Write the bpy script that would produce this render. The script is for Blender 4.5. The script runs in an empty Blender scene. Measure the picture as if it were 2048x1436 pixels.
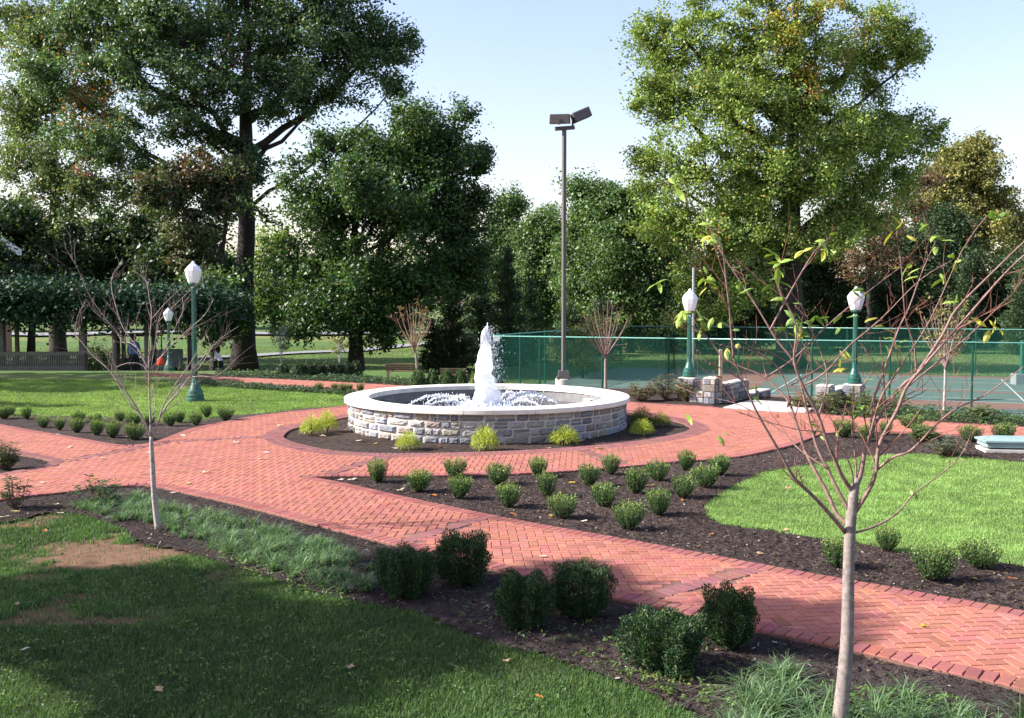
import bpy, bmesh, math, random
import numpy as np
from mathutils import Vector, Matrix
random.seed(7); rng = np.random.default_rng(11)
R = math.radians
sc = bpy.context.scene
col = sc.collection
# ------------------------------------------------------------------ camera and surveying helpers
CH, F, PITCH = 2.55, 1990.0, math.atan(110/1990.0)
cp, sp = math.cos(PITCH), math.sin(PITCH)
def ray(px, py):
    a, b = px-1024.0, 718.0-py
    return (a, F*cp+b*sp, -F*sp+b*cp)
def G(px, py, z=0.0):                       # ground point seen along a sight line
    d = ray(px, py); t = (z-CH)/d[2]
    return (d[0]*t, d[1]*t)
def W(px, py, Y):                           # point at distance Y along a sight line
    d = ray(px, py); t = Y/d[1]
    return (d[0]*t, Y, CH+d[2]*t)
def GP(pts, z=0.0): return np.array([G(a, b, z) for a, b in pts])
cam = bpy.data.cameras.new('camera'); co = bpy.data.objects.new('camera', cam); col.objects.link(co)
cam.sensor_width = 36; cam.lens = F/2048*36; co.location = (0, 0, CH)
co.rotation_euler = (math.pi/2-PITCH, 0, 0); cam.clip_end = 4000; cam.clip_start = 0.05
sc.camera = co
# ------------------------------------------------------------------ light
SUN_EL, SUN_AZ = R(34), R(183)              # direction to the sun, azimuth measured from +X
sdir = Vector((math.cos(SUN_AZ)*math.cos(SUN_EL), math.sin(SUN_AZ)*math.cos(SUN_EL), math.sin(SUN_EL)))
wd = bpy.data.worlds.new('World'); sc.world = wd; wd.use_nodes = True
nt = wd.node_tree; nt.nodes.clear()
o_ = nt.nodes.new('ShaderNodeOutputWorld'); b_ = nt.nodes.new('ShaderNodeBackground')
s_ = nt.nodes.new('ShaderNodeTexSky'); s_.sky_type = 'NISHITA'; s_.sun_disc = False
s_.sun_elevation = SUN_EL; s_.sun_rotation = math.pi/2-SUN_AZ
s_.air_density = 1.3; s_.dust_density = 1.4; s_.ozone_density = 0.9
t_ = nt.nodes.new('ShaderNodeVectorMath'); t_.operation = 'MULTIPLY'; t_.inputs[1].default_value = (1.03, .93, 1.05)
nt.links.new(s_.outputs[0], t_.inputs[0]); nt.links.new(t_.outputs[0], b_.inputs[0]); b_.inputs[1].default_value = 0.105
nt.links.new(b_.outputs[0], o_.inputs[0])
sl = bpy.data.lights.new('sun', 'SUN'); sl.energy = 5.0; sl.angle = R(0.53); sl.color = (1.0, 0.965, 0.91)
so = bpy.data.objects.new('sun', sl); col.objects.link(so)
so.rotation_euler = sdir.to_track_quat('Z', 'Y').to_euler()
sc.view_settings.view_transform = 'Standard'; sc.view_settings.look = 'None'
sc.view_settings.exposure = 1.38; sc.view_settings.gamma = 1
sc.cycles.transparent_max_bounces = 8; sc.cycles.max_bounces = 6
# ------------------------------------------------------------------ materials
def mat(name, rgb=(.5, .5, .5), rough=.8, noise=0, nscale=5, bump=0, bscale=30, attr=False, trans=0, spec=.3, metal=0, dark=None, bdist=.01):
    m = bpy.data.materials.new(name); m.use_nodes = True
    n = m.node_tree.nodes; l = m.node_tree.links; p = n['Principled BSDF']
    p.inputs['Roughness'].default_value = rough; p.inputs['Metallic'].default_value = metal
    p.inputs['Specular IOR Level'].default_value = spec
    if attr:
        a = n.new('ShaderNodeAttribute'); a.attribute_name = 'Col'; src = a.outputs['Color']
    else:
        a = n.new('ShaderNodeRGB'); a.outputs[0].default_value = (*rgb, 1); src = a.outputs[0]
    tc = n.new('ShaderNodeTexCoord')
    if noise:
        t = n.new('ShaderNodeTexNoise'); t.inputs['Scale'].default_value = nscale; t.inputs['Detail'].default_value = 6
        l.new(tc.outputs['Object'], t.inputs['Vector'])
        mr = n.new('ShaderNodeMapRange'); mr.inputs[1].default_value = .25; mr.inputs[2].default_value = .75
        mr.inputs[3].default_value = 1-noise; mr.inputs[4].default_value = 1+noise
        l.new(t.outputs['Fac'], mr.inputs[0])
        mx = n.new('ShaderNodeVectorMath'); mx.operation = 'SCALE'
        l.new(src, mx.inputs[0]); l.new(mr.outputs[0], mx.inputs['Scale']); src = mx.outputs[0]
    l.new(src, p.inputs['Base Color'])
    if bump:
        t2 = n.new('ShaderNodeTexNoise'); t2.inputs['Scale'].default_value = bscale; t2.inputs['Detail'].default_value = 8
        l.new(tc.outputs['Object'], t2.inputs['Vector'])
        bp = n.new('ShaderNodeBump'); bp.inputs['Strength'].default_value = bump; bp.inputs['Distance'].default_value = bdist
        l.new(t2.outputs['Fac'], bp.inputs['Height']); l.new(bp.outputs[0], p.inputs['Normal'])
    if trans:
        tr = n.new('ShaderNodeBsdfTranslucent'); ms = n.new('ShaderNodeMixShader'); ms.inputs[0].default_value = trans
        g = n.new('ShaderNodeVectorMath'); g.operation = 'MULTIPLY'; g.inputs[1].default_value = (1.25, 1.3, .55)
        l.new(src, g.inputs[0]); l.new(g.outputs[0], tr.inputs['Color'])
        l.new(p.outputs[0], ms.inputs[1]); l.new(tr.outputs[0], ms.inputs[2])
        l.new(ms.outputs[0], n['Material Output'].inputs['Surface'])
    return m
M = dict(
    leaf=mat('leaf', attr=True, rough=.5, spec=.4, trans=.3),
    leafdull=mat('needle_leaf', attr=True, rough=.6, spec=.3, trans=.15),
    grass=mat('grass_blade', attr=True, rough=.55, spec=.3, trans=.35),
    bark=mat('bark', (.04, .034, .03), .95, .35, 6, .8, 25, bdist=.03),
    barklight=mat('young_bark', attr=True, rough=.7, noise=.4, nscale=28, bump=.6, bscale=70, bdist=.003),
    ground=mat('ground', attr=True, rough=.95, noise=.28, nscale=9, bump=.6, bscale=40, spec=.1, bdist=.02),
    mulch=mat('mulch', attr=True, rough=.95, noise=.45, nscale=55, bump=1, bscale=70, spec=.08, bdist=.02),
    brick=mat('brick', attr=True, rough=.85, noise=.16, nscale=30, bump=.25, bscale=220, spec=.15, bdist=.002),
    sand=mat('joint_sand', (.16, .085, .065), .95, .3, 30),
    stone=mat('stone', attr=True, rough=.85, noise=.22, nscale=14, bump=.6, bscale=28, spec=.2, bdist=.02),
    mortar=mat('mortar', (.46, .43, .39), .95, .2, 20, .4, 60),
    coping=mat('coping', (.70, .66, .59), .75, .16, 3.5, .3, 50, spec=.25, bdist=.004),
    concrete=mat('concrete', (.44, .42, .39), .9, .12, 8, .3, 60, bdist=.004),
    asphalt=mat('asphalt', (.20, .20, .205), .95, .15, 3),
    darkliner=mat('basin_liner', (.10, .10, .105), .6, .25, 6),
    basinwall=mat('basin_wall', (.17, .165, .165), .7, .2, 5),
    greenpaint=mat('green_paint', (.012, .085, .06), .38, .1, 12, spec=.5),
    fencegreen=mat('green_vinyl', (.009, .075, .052), .75, .1, 9, spec=.12),
    railmetal=mat('green_rail', (.10, .26, .22), .3, .1, 9, spec=.6),
    globe=mat('globe', (.86, .87, .9), .25, spec=.5),
    bronze=mat('bronze_paint', (.10, .088, .085), .45, .05, 3, spec=.4),
    lens=mat('lamp_glass', (.25, .26, .28), .15, spec=.6),
    steel=mat('steel', (.35, .38, .38), .4, .1, 9, metal=.5),
    wood=mat('weathered_wood', (.13, .12, .11), .9, .3, 12, .4, 40),
    benchwood=mat('bench_wood', (.17, .105, .075), .8, .3, 12, .4, 40),
    tanwood=mat('tan_wood', (.33, .25, .18), .8, .3, 12),
    boxmetal=mat('utility_box_paint', (.22, .31, .30), .5, .1, 7),
    court=mat('court_green', (.075, .115, .095), .9, .12, 2),
    courtred=mat('court_red', (.17, .085, .065), .9, .12, 2),
    line=mat('white_line', (.42, .44, .44), .8, .1, 8),
    cartdark=mat('cart_dark', (.03, .035, .035), .5, .1, 9),
    cartgrey=mat('cart_grey', (.10, .13, .13), .5, .1, 9),
    rubber=mat('rubber', (.02, .02, .02), .9),
    orange=mat('orange_red', (.75, .06, .02), .6, .1, 9),
    white=mat('white_board', (.8, .8, .8), .6, .05, 9),
    housewall=mat('house_wall', (.45, .26, .2), .9, .2, 6),
    roof=mat('roof_shingle', (.2, .17, .16), .9, .2, 6),
    trim=mat('white_trim', (.8, .8, .82), .5, .04, 9),
    skin=mat('skin', (.42, .24, .17), .6, .05, 20), hair=mat('hair', (.03, .02, .015), .7, .1, 20),
    shirtwhite=mat('shirt_white', (.75, .77, .82), .8, .1, 20), shirtblue=mat('shirt_blue', (.08, .16, .42), .8, .1, 20),
    trousers=mat('trousers', (.02, .022, .03), .85, .1, 20), shoe=mat('shoe', (.02, .02, .02), .7),
)
def waterm():
    m = bpy.data.materials.new('pool_water'); m.use_nodes = True; n = m.node_tree.nodes; l = m.node_tree.links; p = n['Principled BSDF']
    p.inputs['Base Color'].default_value = (.012, .016, .018, 1); p.inputs['Roughness'].default_value = .04; p.inputs['IOR'].default_value = 1.33
    tc = n.new('ShaderNodeTexCoord'); t = n.new('ShaderNodeTexNoise'); t.inputs['Scale'].default_value = 9; t.inputs['Detail'].default_value = 4
    l.new(tc.outputs['Object'], t.inputs['Vector']); b = n.new('ShaderNodeBump'); b.inputs['Strength'].default_value = .35; b.inputs['Distance'].default_value = .02
    l.new(t.outputs['Fac'], b.inputs['Height']); l.new(b.outputs[0], p.inputs['Normal']); return m
M['water'] = waterm()
def foamm():
    m = bpy.data.materials.new('white_water'); m.use_nodes = True; n = m.node_tree.nodes; l = m.node_tree.links; p = n['Principled BSDF']
    p.inputs['Base Color'].default_value = (.93, .95, .98, 1); p.inputs['Roughness'].default_value = .35
    tr = n.new('ShaderNodeBsdfTranslucent'); tr.inputs['Color'].default_value = (.93, .95, 1, 1)
    ms = n.new('ShaderNodeMixShader'); ms.inputs[0].default_value = .5
    l.new(p.outputs[0], ms.inputs[1]); l.new(tr.outputs[0], ms.inputs[2]); l.new(ms.outputs[0], n['Material Output'].inputs['Surface']); return m
M['foam'] = foamm()
# ------------------------------------------------------------------ object helpers
def tag(o, label=None, cat=None, group=None, kind=None):
    if label: o['label'] = label
    if cat: o['category'] = cat
    if group: o['group'] = group
    if kind: o['kind'] = kind
    return o
def thing(name, loc, label, cat, group=None, rz=0):
    o = bpy.data.objects.new(name, None); col.objects.link(o); o.location = loc; o.rotation_euler = (0, 0, rz)
    o.empty_display_size = .1
    return tag(o, label, cat, group)
def link(name, me, m=None, parent=None, loc=None):
    o = bpy.data.objects.new(name, me); col.objects.link(o)
    if m is not None and not me.materials: me.materials.append(m)
    if parent: o.parent = parent
    if loc is not None: o.location = loc
    return o
def npmesh(name, V, faces, C=None, smooth=False):
    """V (n,3); faces: list of (m,k) int arrays; C (n,3) colours"""
    V = np.asarray(V, dtype=np.float32); me = bpy.data.meshes.new(name)
    if not isinstance(faces, (list, tuple)): faces = [faces]
    faces = [np.asarray(f, dtype=np.int32) for f in faces if len(f)]
    me.vertices.add(len(V)); me.vertices.foreach_set('co', V.ravel())
    idx = np.concatenate([f.ravel() for f in faces])
    tot = np.concatenate([np.full(len(f), f.shape[1], dtype=np.int32) for f in faces])
    st = np.zeros(len(tot), dtype=np.int32); st[1:] = np.cumsum(tot)[:-1]
    me.loops.add(len(idx)); me.loops.foreach_set('vertex_index', idx)
    me.polygons.add(len(tot)); me.polygons.foreach_set('loop_start', st)
    me.polygons.foreach_set('use_smooth', np.full(len(tot), smooth, dtype=bool))
    me.update(calc_edges=True)
    if C is not None:
        a = me.color_attributes.new('Col', 'FLOAT_COLOR', 'POINT')
        c4 = np.ones((len(V), 4), dtype=np.float32); c4[:, :3] = C; a.data.foreach_set('color', c4.ravel())
    return me
class MB:
    def __init__(s): s.v = []; s.f = []; s.c = []; s.col = (.5, .5, .5)
    def add(s, vs, fs):
        b = len(s.v); s.v += [tuple(v) for v in vs]; s.f += [tuple(i+b for i in f) for f in fs]; s.c += [s.col]*len(vs); return s
    def box(s, c, d, rz=0, rx=0, ry=0, taper=1.0):
        m = Matrix.Rotation(rz, 3, 'Z') @ Matrix.Rotation(ry, 3, 'Y') @ Matrix.Rotation(rx, 3, 'X')
        vs = []
        for z in (-1, 1):
            k = taper if z > 0 else 1
            for x, y in ((-1, -1), (1, -1), (1, 1), (-1, 1)):
                vs.append(Vector(c)+m @ Vector((x*d[0]/2*k, y*d[1]/2*k, z*d[2]/2)))
        return s.add(vs, [(0, 3, 2, 1), (4, 5, 6, 7), (0, 1, 5, 4), (1, 2, 6, 5), (2, 3, 7, 6), (3, 0, 4, 7)])
    def tube(s, pts, rad, n=8, cap=True):
        pts = [Vector(p) for p in pts]
        if not hasattr(rad, '__len__'): rad = [rad]*len(pts)
        vs = []; fs = []; ref = Vector((0, 0, 1))
        for i, p in enumerate(pts):
            t = (pts[min(i+1, len(pts)-1)]-pts[max(i-1, 0)])
            if t.length < 1e-9: t = Vector((0, 0, 1))
            t.normalize()
            r0 = ref if abs(t.dot(ref)) < .95 else Vector((1, 0, 0))
            a = t.cross(r0).normalized(); b = t.cross(a)
            if i and (pa.dot(a) < 0): a = -a; b = -b
            pa = a
            for k in range(n):
                w = 2*math.pi*k/n; vs.append(p+(a*math.cos(w)+b*math.sin(w))*rad[i])
        for i in range(len(pts)-1):
            for k in range(n):
                k2 = (k+1) % n; fs.append((i*n+k, i*n+k2, (i+1)*n+k2, (i+1)*n+k))
        if cap: fs.append(tuple(range(n))[::-1]); fs.append(tuple((len(pts)-1)*n+k for k in range(n)))
        return s.add(vs, fs)
    def lathe(s, prof, n=16, c=(0, 0, 0), flute=0, rot=0):
        vs = []; fs = []
        for r, z in prof:
            for k in range(n):
                w = 2*math.pi*k/n+rot; rr = r*(1-flute*(k % 2)); vs.append((c[0]+rr*math.cos(w), c[1]+rr*math.sin(w), c[2]+z))
        for i in range(len(prof)-1):
            for k in range(n):
                k2 = (k+1) % n; fs.append((i*n+k, i*n+k2, (i+1)*n+k2, (i+1)*n+k))
        fs.append(tuple(range(n))[::-1]); fs.append(tuple((len(prof)-1)*n+k for k in range(n)))
        return s.add(vs, fs)
    def mesh(s, name='m', smooth=False, colored=False):
        me = bpy.data.meshes.new(name); me.from_pydata(s.v, [], s.f); me.update()
        if smooth: me.polygons.foreach_set('use_smooth', [True]*len(me.polygons))
        if colored:
            a = me.color_attributes.new('Col', 'FLOAT_COLOR', 'POINT'); c4 = np.ones((len(s.v), 4), dtype=np.float32)
            c4[:, :3] = np.array(s.c); a.data.foreach_set('color', c4.ravel())
        return me
    def build(s, name, m, parent=None, smooth=False, colored=False, loc=None, bevel=0):
        o = link(name, s.mesh(name, smooth, colored), m, parent, loc)
        if bevel:
            b = o.modifiers.new('bevel', 'BEVEL'); b.width = bevel; b.segments = 2; b.limit_method = 'ANGLE'
        return o
def inpoly(P, poly):
    x, y = P[:, 0], P[:, 1]; n = len(poly); r = np.zeros(len(P), dtype=bool); j = n-1
    for i in range(n):
        xi, yi = poly[i]; xj, yj = poly[j]
        if yi != yj:
            c = ((yi > y) != (yj > y)) & (x < (xj-xi)*(y-yi)/(yj-yi)+xi); r ^= c
        j = i
    return r
def edgedist(P, poly, closed=True):
    d = np.full(len(P), 1e9); n = len(poly)
    for i in range(n if closed else n-1):
        a = poly[i]; b = poly[(i+1) % n]; ab = b-a; L = ab@ab+1e-12
        t = np.clip(((P-a)@ab)/L, 0, 1); q = a+t[:, None]*ab; d = np.minimum(d, np.hypot(*(P-q).T))
    return d
def smoothline(pts, step=.1, it=2):
    p = np.array(pts, dtype=float)
    for _ in range(it):
        q = [p[0]]
        for i in range(len(p)-1): q += [p[i]*.75+p[i+1]*.25, p[i]*.25+p[i+1]*.75]
        q.append(p[-1]); p = np.array(q)
    s = np.concatenate([[0], np.cumsum(np.hypot(*np.diff(p, axis=0).T))]); n = max(2, int(round(s[-1]/step)))
    u = np.linspace(0, s[-1], n+1); return np.stack([np.interp(u, s, p[:, 0]), np.interp(u, s, p[:, 1])], 1)
def vnoise(P, s, seed=0):                    # cheap smooth value noise on 2D points
    q = P*s+seed*17.3; i = np.floor(q).astype(int); f = q-i; f = f*f*(3-2*f)
    def h(a, b): v = np.sin(a*127.1+b*311.7+seed*7.7)*43758.5453; return v-np.floor(v)
    a = h(i[:, 0], i[:, 1]); b = h(i[:, 0]+1, i[:, 1]); c = h(i[:, 0], i[:, 1]+1); d = h(i[:, 0]+1, i[:, 1]+1)
    return (a*(1-f[:, 0])+b*f[:, 0])*(1-f[:, 1])+(c*(1-f[:, 0])+d*f[:, 0])*f[:, 1]
def fbm(P, s, seed=0): return (vnoise(P, s, seed)+.5*vnoise(P, s*2.1, seed+1)+.25*vnoise(P, s*4.3, seed+2))/1.75
def sst(a, b, x): t = np.clip((x-a)/(b-a), 0, 1); return t*t*(3-2*t)
def terr(x, y):
    k = sst(-4.5, .5, x)
    ys = 38+(30.3-38)*k-np.clip((x-5)*1.1, 0, 8.8); ld = 12+(2.6-12)*k; dp = -1.3+(.3)*k
    z = dp*sst(0, 1, (y-ys)/ld)
    return z+sst(150, 500, y)*2.5
def TZ(x, y): return float(terr(np.array([x]), np.array([y]))[0])
# ------------------------------------------------------------------ layout polygons
LOWER = [(-400, 1050), (0, 1000), (39, 994), (78, 989), (117, 986), (152, 981), (200, 975), (234, 972), (283, 970), (320, 973), (371, 985), (440, 999), (520, 1019), (600, 1040), (698, 1066), (786, 1088), (854, 1104), (1000, 1141), (1100, 1165), (1225, 1194), (1331, 1217), (1440, 1242), (1550, 1267), (1704, 1299), (1809, 1323), (1899, 1345), (1989, 1363), (2048, 1378), (2500, 1490)]
UPPER = [(2500, 1312), (2048, 1221), (1949, 1203), (1849, 1186), (1750, 1168), (1650, 1151), (1550, 1133), (1389, 1103), (1243, 1076), (1091, 1050), (1000, 1033), (893, 1011), (795, 990), (698, 967), (622, 953)]
RING = [(622, 953), (737, 952), (873, 951), (961, 950), (1021, 948), (1149, 942), (1296, 929), (1350, 923), (1409, 920), (1478, 914), (1539, 901), (1583, 891), (1618, 878), (1640, 868), (1680, 864), (1750, 862), (1900, 870), (2048, 877), (2600, 910)]
BACK = [(2600, 882), (2048, 853), (1944, 848), (1856, 842), (1774, 838), (1700, 832), (1614, 825)]
LAND = [(1614, 825), (1548, 823), (1504, 820), (1452, 816), (1430, 813)]
BACK2 = [(1430, 813), (1373, 810), (1314, 807), (1263, 804), (1200, 795), (1100, 785), (975, 780), (850, 784), (760, 795), (690, 812), (610, 820), (550, 826), (510, 831), (458, 841), (410, 850), (376, 858), (350, 868), (322, 879), (296, 887), (261, 891), (226, 888), (174, 878), (87, 864), (0, 848), (-400, 782)]
OUT = np.concatenate([GP(LOWER), GP(UPPER), GP(RING[1:]), GP(BACK), GP(LAND[1:]), GP(BACK2[1:])])
LENS = [(567, 873), (572, 866), (580, 860), (598, 854), (640, 846), (700, 833), (800, 815), (975, 803), (1150, 810), (1263, 825), (1320, 836), (1344, 840), (1363, 845), (1384, 855), (1369, 864), (1334, 872), (1275, 882), (1178, 892), (1080, 899), (936, 905), (772, 907), (700, 904), (650, 899), (600, 888), (575, 880), (567, 873)]
TIP = [(-400, 985), (-150, 962), (0, 948), (29, 941), (59, 938), (90, 931), (105, 922), (82, 916), (31, 907), (0, 901), (-150, 876), (-400, 838)]
lensP, tipP = GP(LENS), GP(TIP)
BP = GP([(300, 744), (400, 751), (480, 755), (560, 758), (650, 762), (760, 768), (860, 774), (975, 784), (975, 796), (860, 790), (760, 785), (700, 781), (640, 777), (560, 770), (480, 765), (400, 757), (300, 748)])
M1LOW = [(-600, 1120), (0, 1042), (75, 1023), (149, 1016), (216, 1042), (255, 1052), (262, 1072), (300, 1086), (336, 1087), (373, 1098), (448, 1120), (523, 1143), (597, 1169), (700, 1195), (752, 1201), (846, 1217), (915, 1254), (997, 1283), (1119, 1307), (1180, 1336), (1262, 1360), (1350, 1401), (1440, 1450), (1560, 1560), (1800, 1800)]
L1 = np.concatenate([smoothline(GP(M1LOW), .12), np.array([[1.2, 1.0], [-14, 1.0], [-14, 8]])])
L2 = GP([(1408, 1008), (1414, 1030), (1440, 1042), (1487, 1049), (1561, 1060), (1636, 1072), (1729, 1083), (1804, 1101), (1916, 1109), (1990, 1116), (2048, 1128), (2500, 1190), (2500, 950), (2048, 921), (1921, 908), (1830, 903), (1738, 908), (1654, 919), (1561, 934), (1524, 941), (1468, 966), (1425, 990)])
L3 = GP([(-500, 790), (0, 832), (70, 836), (140, 839), (200, 838), (260, 842), (340, 845), (400, 842), (450, 832), (500, 828), (560, 823), (610, 817), (690, 809), (735, 795), (715, 786), (640, 780), (560, 775), (480, 772), (400, 768), (330, 760), (200, 756), (0, 755), (-500, 752)])
SOIL_PATCH = GP([(110, 1100), (150, 1075), (230, 1062), (300, 1085), (330, 1098), (290, 1118), (200, 1134), (110, 1140), (60, 1130), (90, 1112)])  # outline of the bare reddish-brown soil patch in the foreground lawn
# ------------------------------------------------------------------ ground
def axis(*seg): return np.unique(np.concatenate([np.linspace(a, b, n) for a, b, n in seg]))
gx = axis((-1500, -100, 15), (-100, -25, 26), (-25, -9, 54), (-9, 9, 151), (9, 26, 58), (26, 100, 26), (100, 1500, 15))
gy = axis((-200, 1, 12), (1, 14, 120), (14, 50, 130), (50, 160, 80), (160, 1800, 24))
XX, YY = np.meshgrid(gx, gy); P2 = np.stack([XX.ravel(), YY.ravel()], 1)
zz = terr(P2[:, 0], P2[:, 1])-.05
zz += (fbm(P2, .9, 3)-.5)*.03+(fbm(P2, .06, 5)-.5)*np.where(P2[:, 1] > 52, .7, 0)*sst(52, 75, P2[:, 1])
cG = np.zeros((len(P2), 3)); n1 = fbm(P2, .5, 1)[:, None]; n2 = fbm(P2, .13, 9)[:, None]
green = np.array([.06, .10, .028]); dry = np.array([.21, .19, .075]); soil = np.array([.14, .08, .05]); dk = np.array([.03, .022, .017])
cG[:] = green*(1-n1)+green*1.5*n1
cG = cG*(1-sst(.45, .8, n2)*.55)+dry*sst(.45, .8, n2)*.55
garden = (P2[:, 1] < 31)
inl1 = inpoly(P2, L1) & garden; inl = inpoly(P2, L2) | inpoly(P2, L3)
cG[garden & ~inl1 & ~inl] = dk
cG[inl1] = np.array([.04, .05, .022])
sd = edgedist(P2, SOIL_PATCH)*np.where(inpoly(P2, SOIL_PATCH), 1, -1)+(fbm(P2, 2.5, 4)-.5)*.8
sm = (sst(-.15, .12, sd))[:, None]; cG = np.where(inl1[:, None], cG*(1-sm)+soil*sm, cG)
pt = sst(.56, .68, fbm(P2, 1.6, 14))*sst(-2.0, -3.2, P2[:, 0])*(P2[:, 1] > 7.9); pt = pt[:, None]
cG = np.where(inl1[:, None], cG*(1-pt)+soil*pt, cG)
nx, ny = len(gx), len(gy); ii = np.arange(nx*ny).reshape(ny, nx)
fq = np.stack([ii[:-1, :-1], ii[:-1, 1:], ii[1:, 1:], ii[1:, :-1]], -1).reshape(-1, 4)
gr = link('ground', npmesh('ground', np.column_stack([P2, zz]), fq, cG, True), M['ground']); tag(gr, kind='structure')
# ------------------------------------------------------------------ mulch beds
def mulch(name, poly, cell, exclude=(), chips=0, z0=-.028, base=(.036, .027, .025)):
    lo, hi = poly.min(0)-.3, poly.max(0)+.3
    xs = np.arange(lo[0], hi[0], cell); ys = np.arange(lo[1], hi[1], cell)
    X, Y = np.meshgrid(xs, ys); P = np.stack([X.ravel(), Y.ravel()], 1)
    nz = fbm(P, 2.2, 8); z = terr(P[:, 0], P[:, 1])+z0+(nz-.5)*.02+(rng.random(len(P))-.5)*min(.014, cell*.25)
    C = np.array(base)*(0.65+.8*fbm(P, 1.2, 6)[:, None]+.35*rng.random((len(P), 1)))
    i2 = np.arange(len(P)).reshape(len(ys), len(xs))
    q = np.stack([i2[:-1, :-1], i2[:-1, 1:], i2[1:, 1:], i2[1:, :-1]], -1).reshape(-1, 4)
    cen = P[q].mean(1); j = cen+(rng.random(cen.shape)-.5)*cell
    k = inpoly(j, poly)
    for e in exclude: k &= ~inpoly(j, e)
    q = q[k]; used = np.unique(q); rm = -np.ones(len(P), dtype=int); rm[used] = np.arange(len(used))
    V = np.column_stack([P, z])[used]; Cc = C[used]; Fc = [rm[q]]
    if chips and len(used):
        n = chips; b = V[rng.integers(0, len(V), n*3)]
        pr = np.clip(1.5-b[:, 1]/16, .08, 1); b = b[rng.random(len(b)) < pr][:n]; n = len(b)
        b = b+np.column_stack([(rng.random((n, 2))-.5)*cell, rng.random(n)*.012+.004])
        a = rng.random(n)*6.283; L = .008+.018*rng.random(n)**2; wd_ = .003+.005*rng.random(n)
        d = np.column_stack([np.cos(a), np.sin(a), (rng.random(n)-.5)*.8]); s = np.column_stack([-np.sin(a), np.cos(a), (rng.random(n)-.5)*.9])
        vv = np.stack([b-d*L[:, None]-s*wd_[:, None], b+d*L[:, None]-s*wd_[:, None], b+d*L[:, None]+s*wd_[:, None], b-d*L[:, None]+s*wd_[:, None]], 1).reshape(-1, 3)
        t = rng.random(n); cc = np.where(t[:, None] < .8, np.array([.028, .02, .017])*(.5+1.3*rng.random((n, 1))), np.array([.13, .085, .055])*(.5+rng.random((n, 1))))
        cc = np.where(t[:, None] > .985, np.array([.4, .36, .3]), cc)
        Fc.append(np.arange(n*4).reshape(-1, 4)+len(V)); V = np.concatenate([V, vv]); Cc = np.concatenate([Cc, np.repeat(cc, 4, 0)])
    o = link(name, npmesh(name, V, Fc, Cc, False), M['mulch']); return tag(o, kind='structure')
m1poly = np.concatenate([GP([(a, b-9) for a, b in LOWER]), np.array([[9, 5.2], [6, 2.0], [1.4, 2.0]]), smoothline(GP(M1LOW), .12)[::-1]])
mulch('mulch_bed', m1poly, .05, chips=26000)
UP2 = [(a, b+6) for a, b in UPPER[::-1]]
m2poly = np.concatenate([GP(UP2), GP([(a, b-4) for a, b in RING[1:][::-1]])])
mulch('mulch_bed', m2poly, .055, exclude=(L2,), chips=42000, base=(.05, .037, .033))
mulch('mulch_bed', lensP, .07, chips=5000, base=(.045, .033, .028))
mulch('mulch_bed', tipP, .07, chips=2500)
m3 = GP([(-400, 795), (0, 860), (87, 875), (174, 889), (226, 898), (261, 900), (296, 896), (322, 886), (350, 876), (376, 866), (410, 858), (458, 849), (510, 838), (550, 833), (610, 826), (690, 817), (700, 806), (610, 814), (560, 820), (500, 826), (450, 829), (400, 836), (340, 838), (260, 834), (200, 830), (140, 830), (70, 828), (0, 824), (-400, 780)])
mulch('mulch_bed', m3, .08, chips=5000, base=(.05, .037, .033))
m6 = np.concatenate([GP([(1250, 815), (1263, 806), (1314, 809), (1373, 812), (1425, 815)]), GP([(1425, 783), (1330, 774), (1230, 772), (1100, 772), (900, 764), (820, 765), (830, 776), (975, 790), (1100, 790)])])
mulch('mulch_bed', m6, .12, base=(.045, .033, .028))
m8 = GP([(1614, 829), (1700, 836), (1856, 846), (2048, 857), (2600, 886), (2600, 874), (2048, 840), (1850, 822), (1700, 806), (1640, 796), (1610, 804)])
mulch('mulch_bed', m8, .12, base=(.045, .033, .028))
m9 = GP([(400, 745), (560, 750), (730, 758), (860, 764), (860, 776), (760, 772), (650, 765), (560, 760), (480, 757), (400, 753)])
mulch('mulch_bed', m9, .15, base=(.04, .035, .025))
# ------------------------------------------------------------------ brick paving
bV, bF, bC, nb = [], [], [], 0
def bricks(cx, cy, ang, L, Wd, z, cols):
    """chamfered paving bricks as one vertex block"""
    global nb
    n = len(cx); L = np.broadcast_to(L, n); Wd = np.broadcast_to(Wd, n); ang = np.broadcast_to(ang, n)
    c, s = np.cos(ang), np.sin(ang); jt, ch = .0028, .0045
    zt = z+(rng.random(n)-.5)*.003; tx = (rng.random(n)-.5)*.02; ty = (rng.random(n)-.5)*.02
    vs = []
    for k, (u, v) in enumerate(((-1, -1), (1, -1), (1, 1), (-1, 1))):
        x = u*(L/2-jt); y = v*(Wd/2-jt); vs.append(np.stack([cx+x*c-y*s, cy+x*s+y*c, zt-.012], 1))
    for k, (u, v) in enumerate(((-1, -1), (1, -1), (1, 1), (-1, 1))):
        x = u*(L/2-jt-ch); y = v*(Wd/2-jt-ch); vs.append(np.stack([cx+x*c-y*s, cy+x*s+y*c, zt+tx*x+ty*y], 1))
    V = np.stack(vs, 1).reshape(-1, 3); f = np.array([(4, 5, 6, 7), (0, 1, 5, 4), (1, 2, 6, 5), (2, 3, 7, 6), (3, 0, 4, 7)])
    Fq = (np.arange(n)[:, None, None]*8+f[None]).reshape(-1, 4)+nb
    bV.append(V); bF.append(Fq); bC.append(np.repeat(cols, 8, 0)); nb += n*8
FIELD = np.array([.325, .126, .092]); BORD = np.array([.25, .092, .078]); BAND = np.array([.20, .085, .08])
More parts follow.
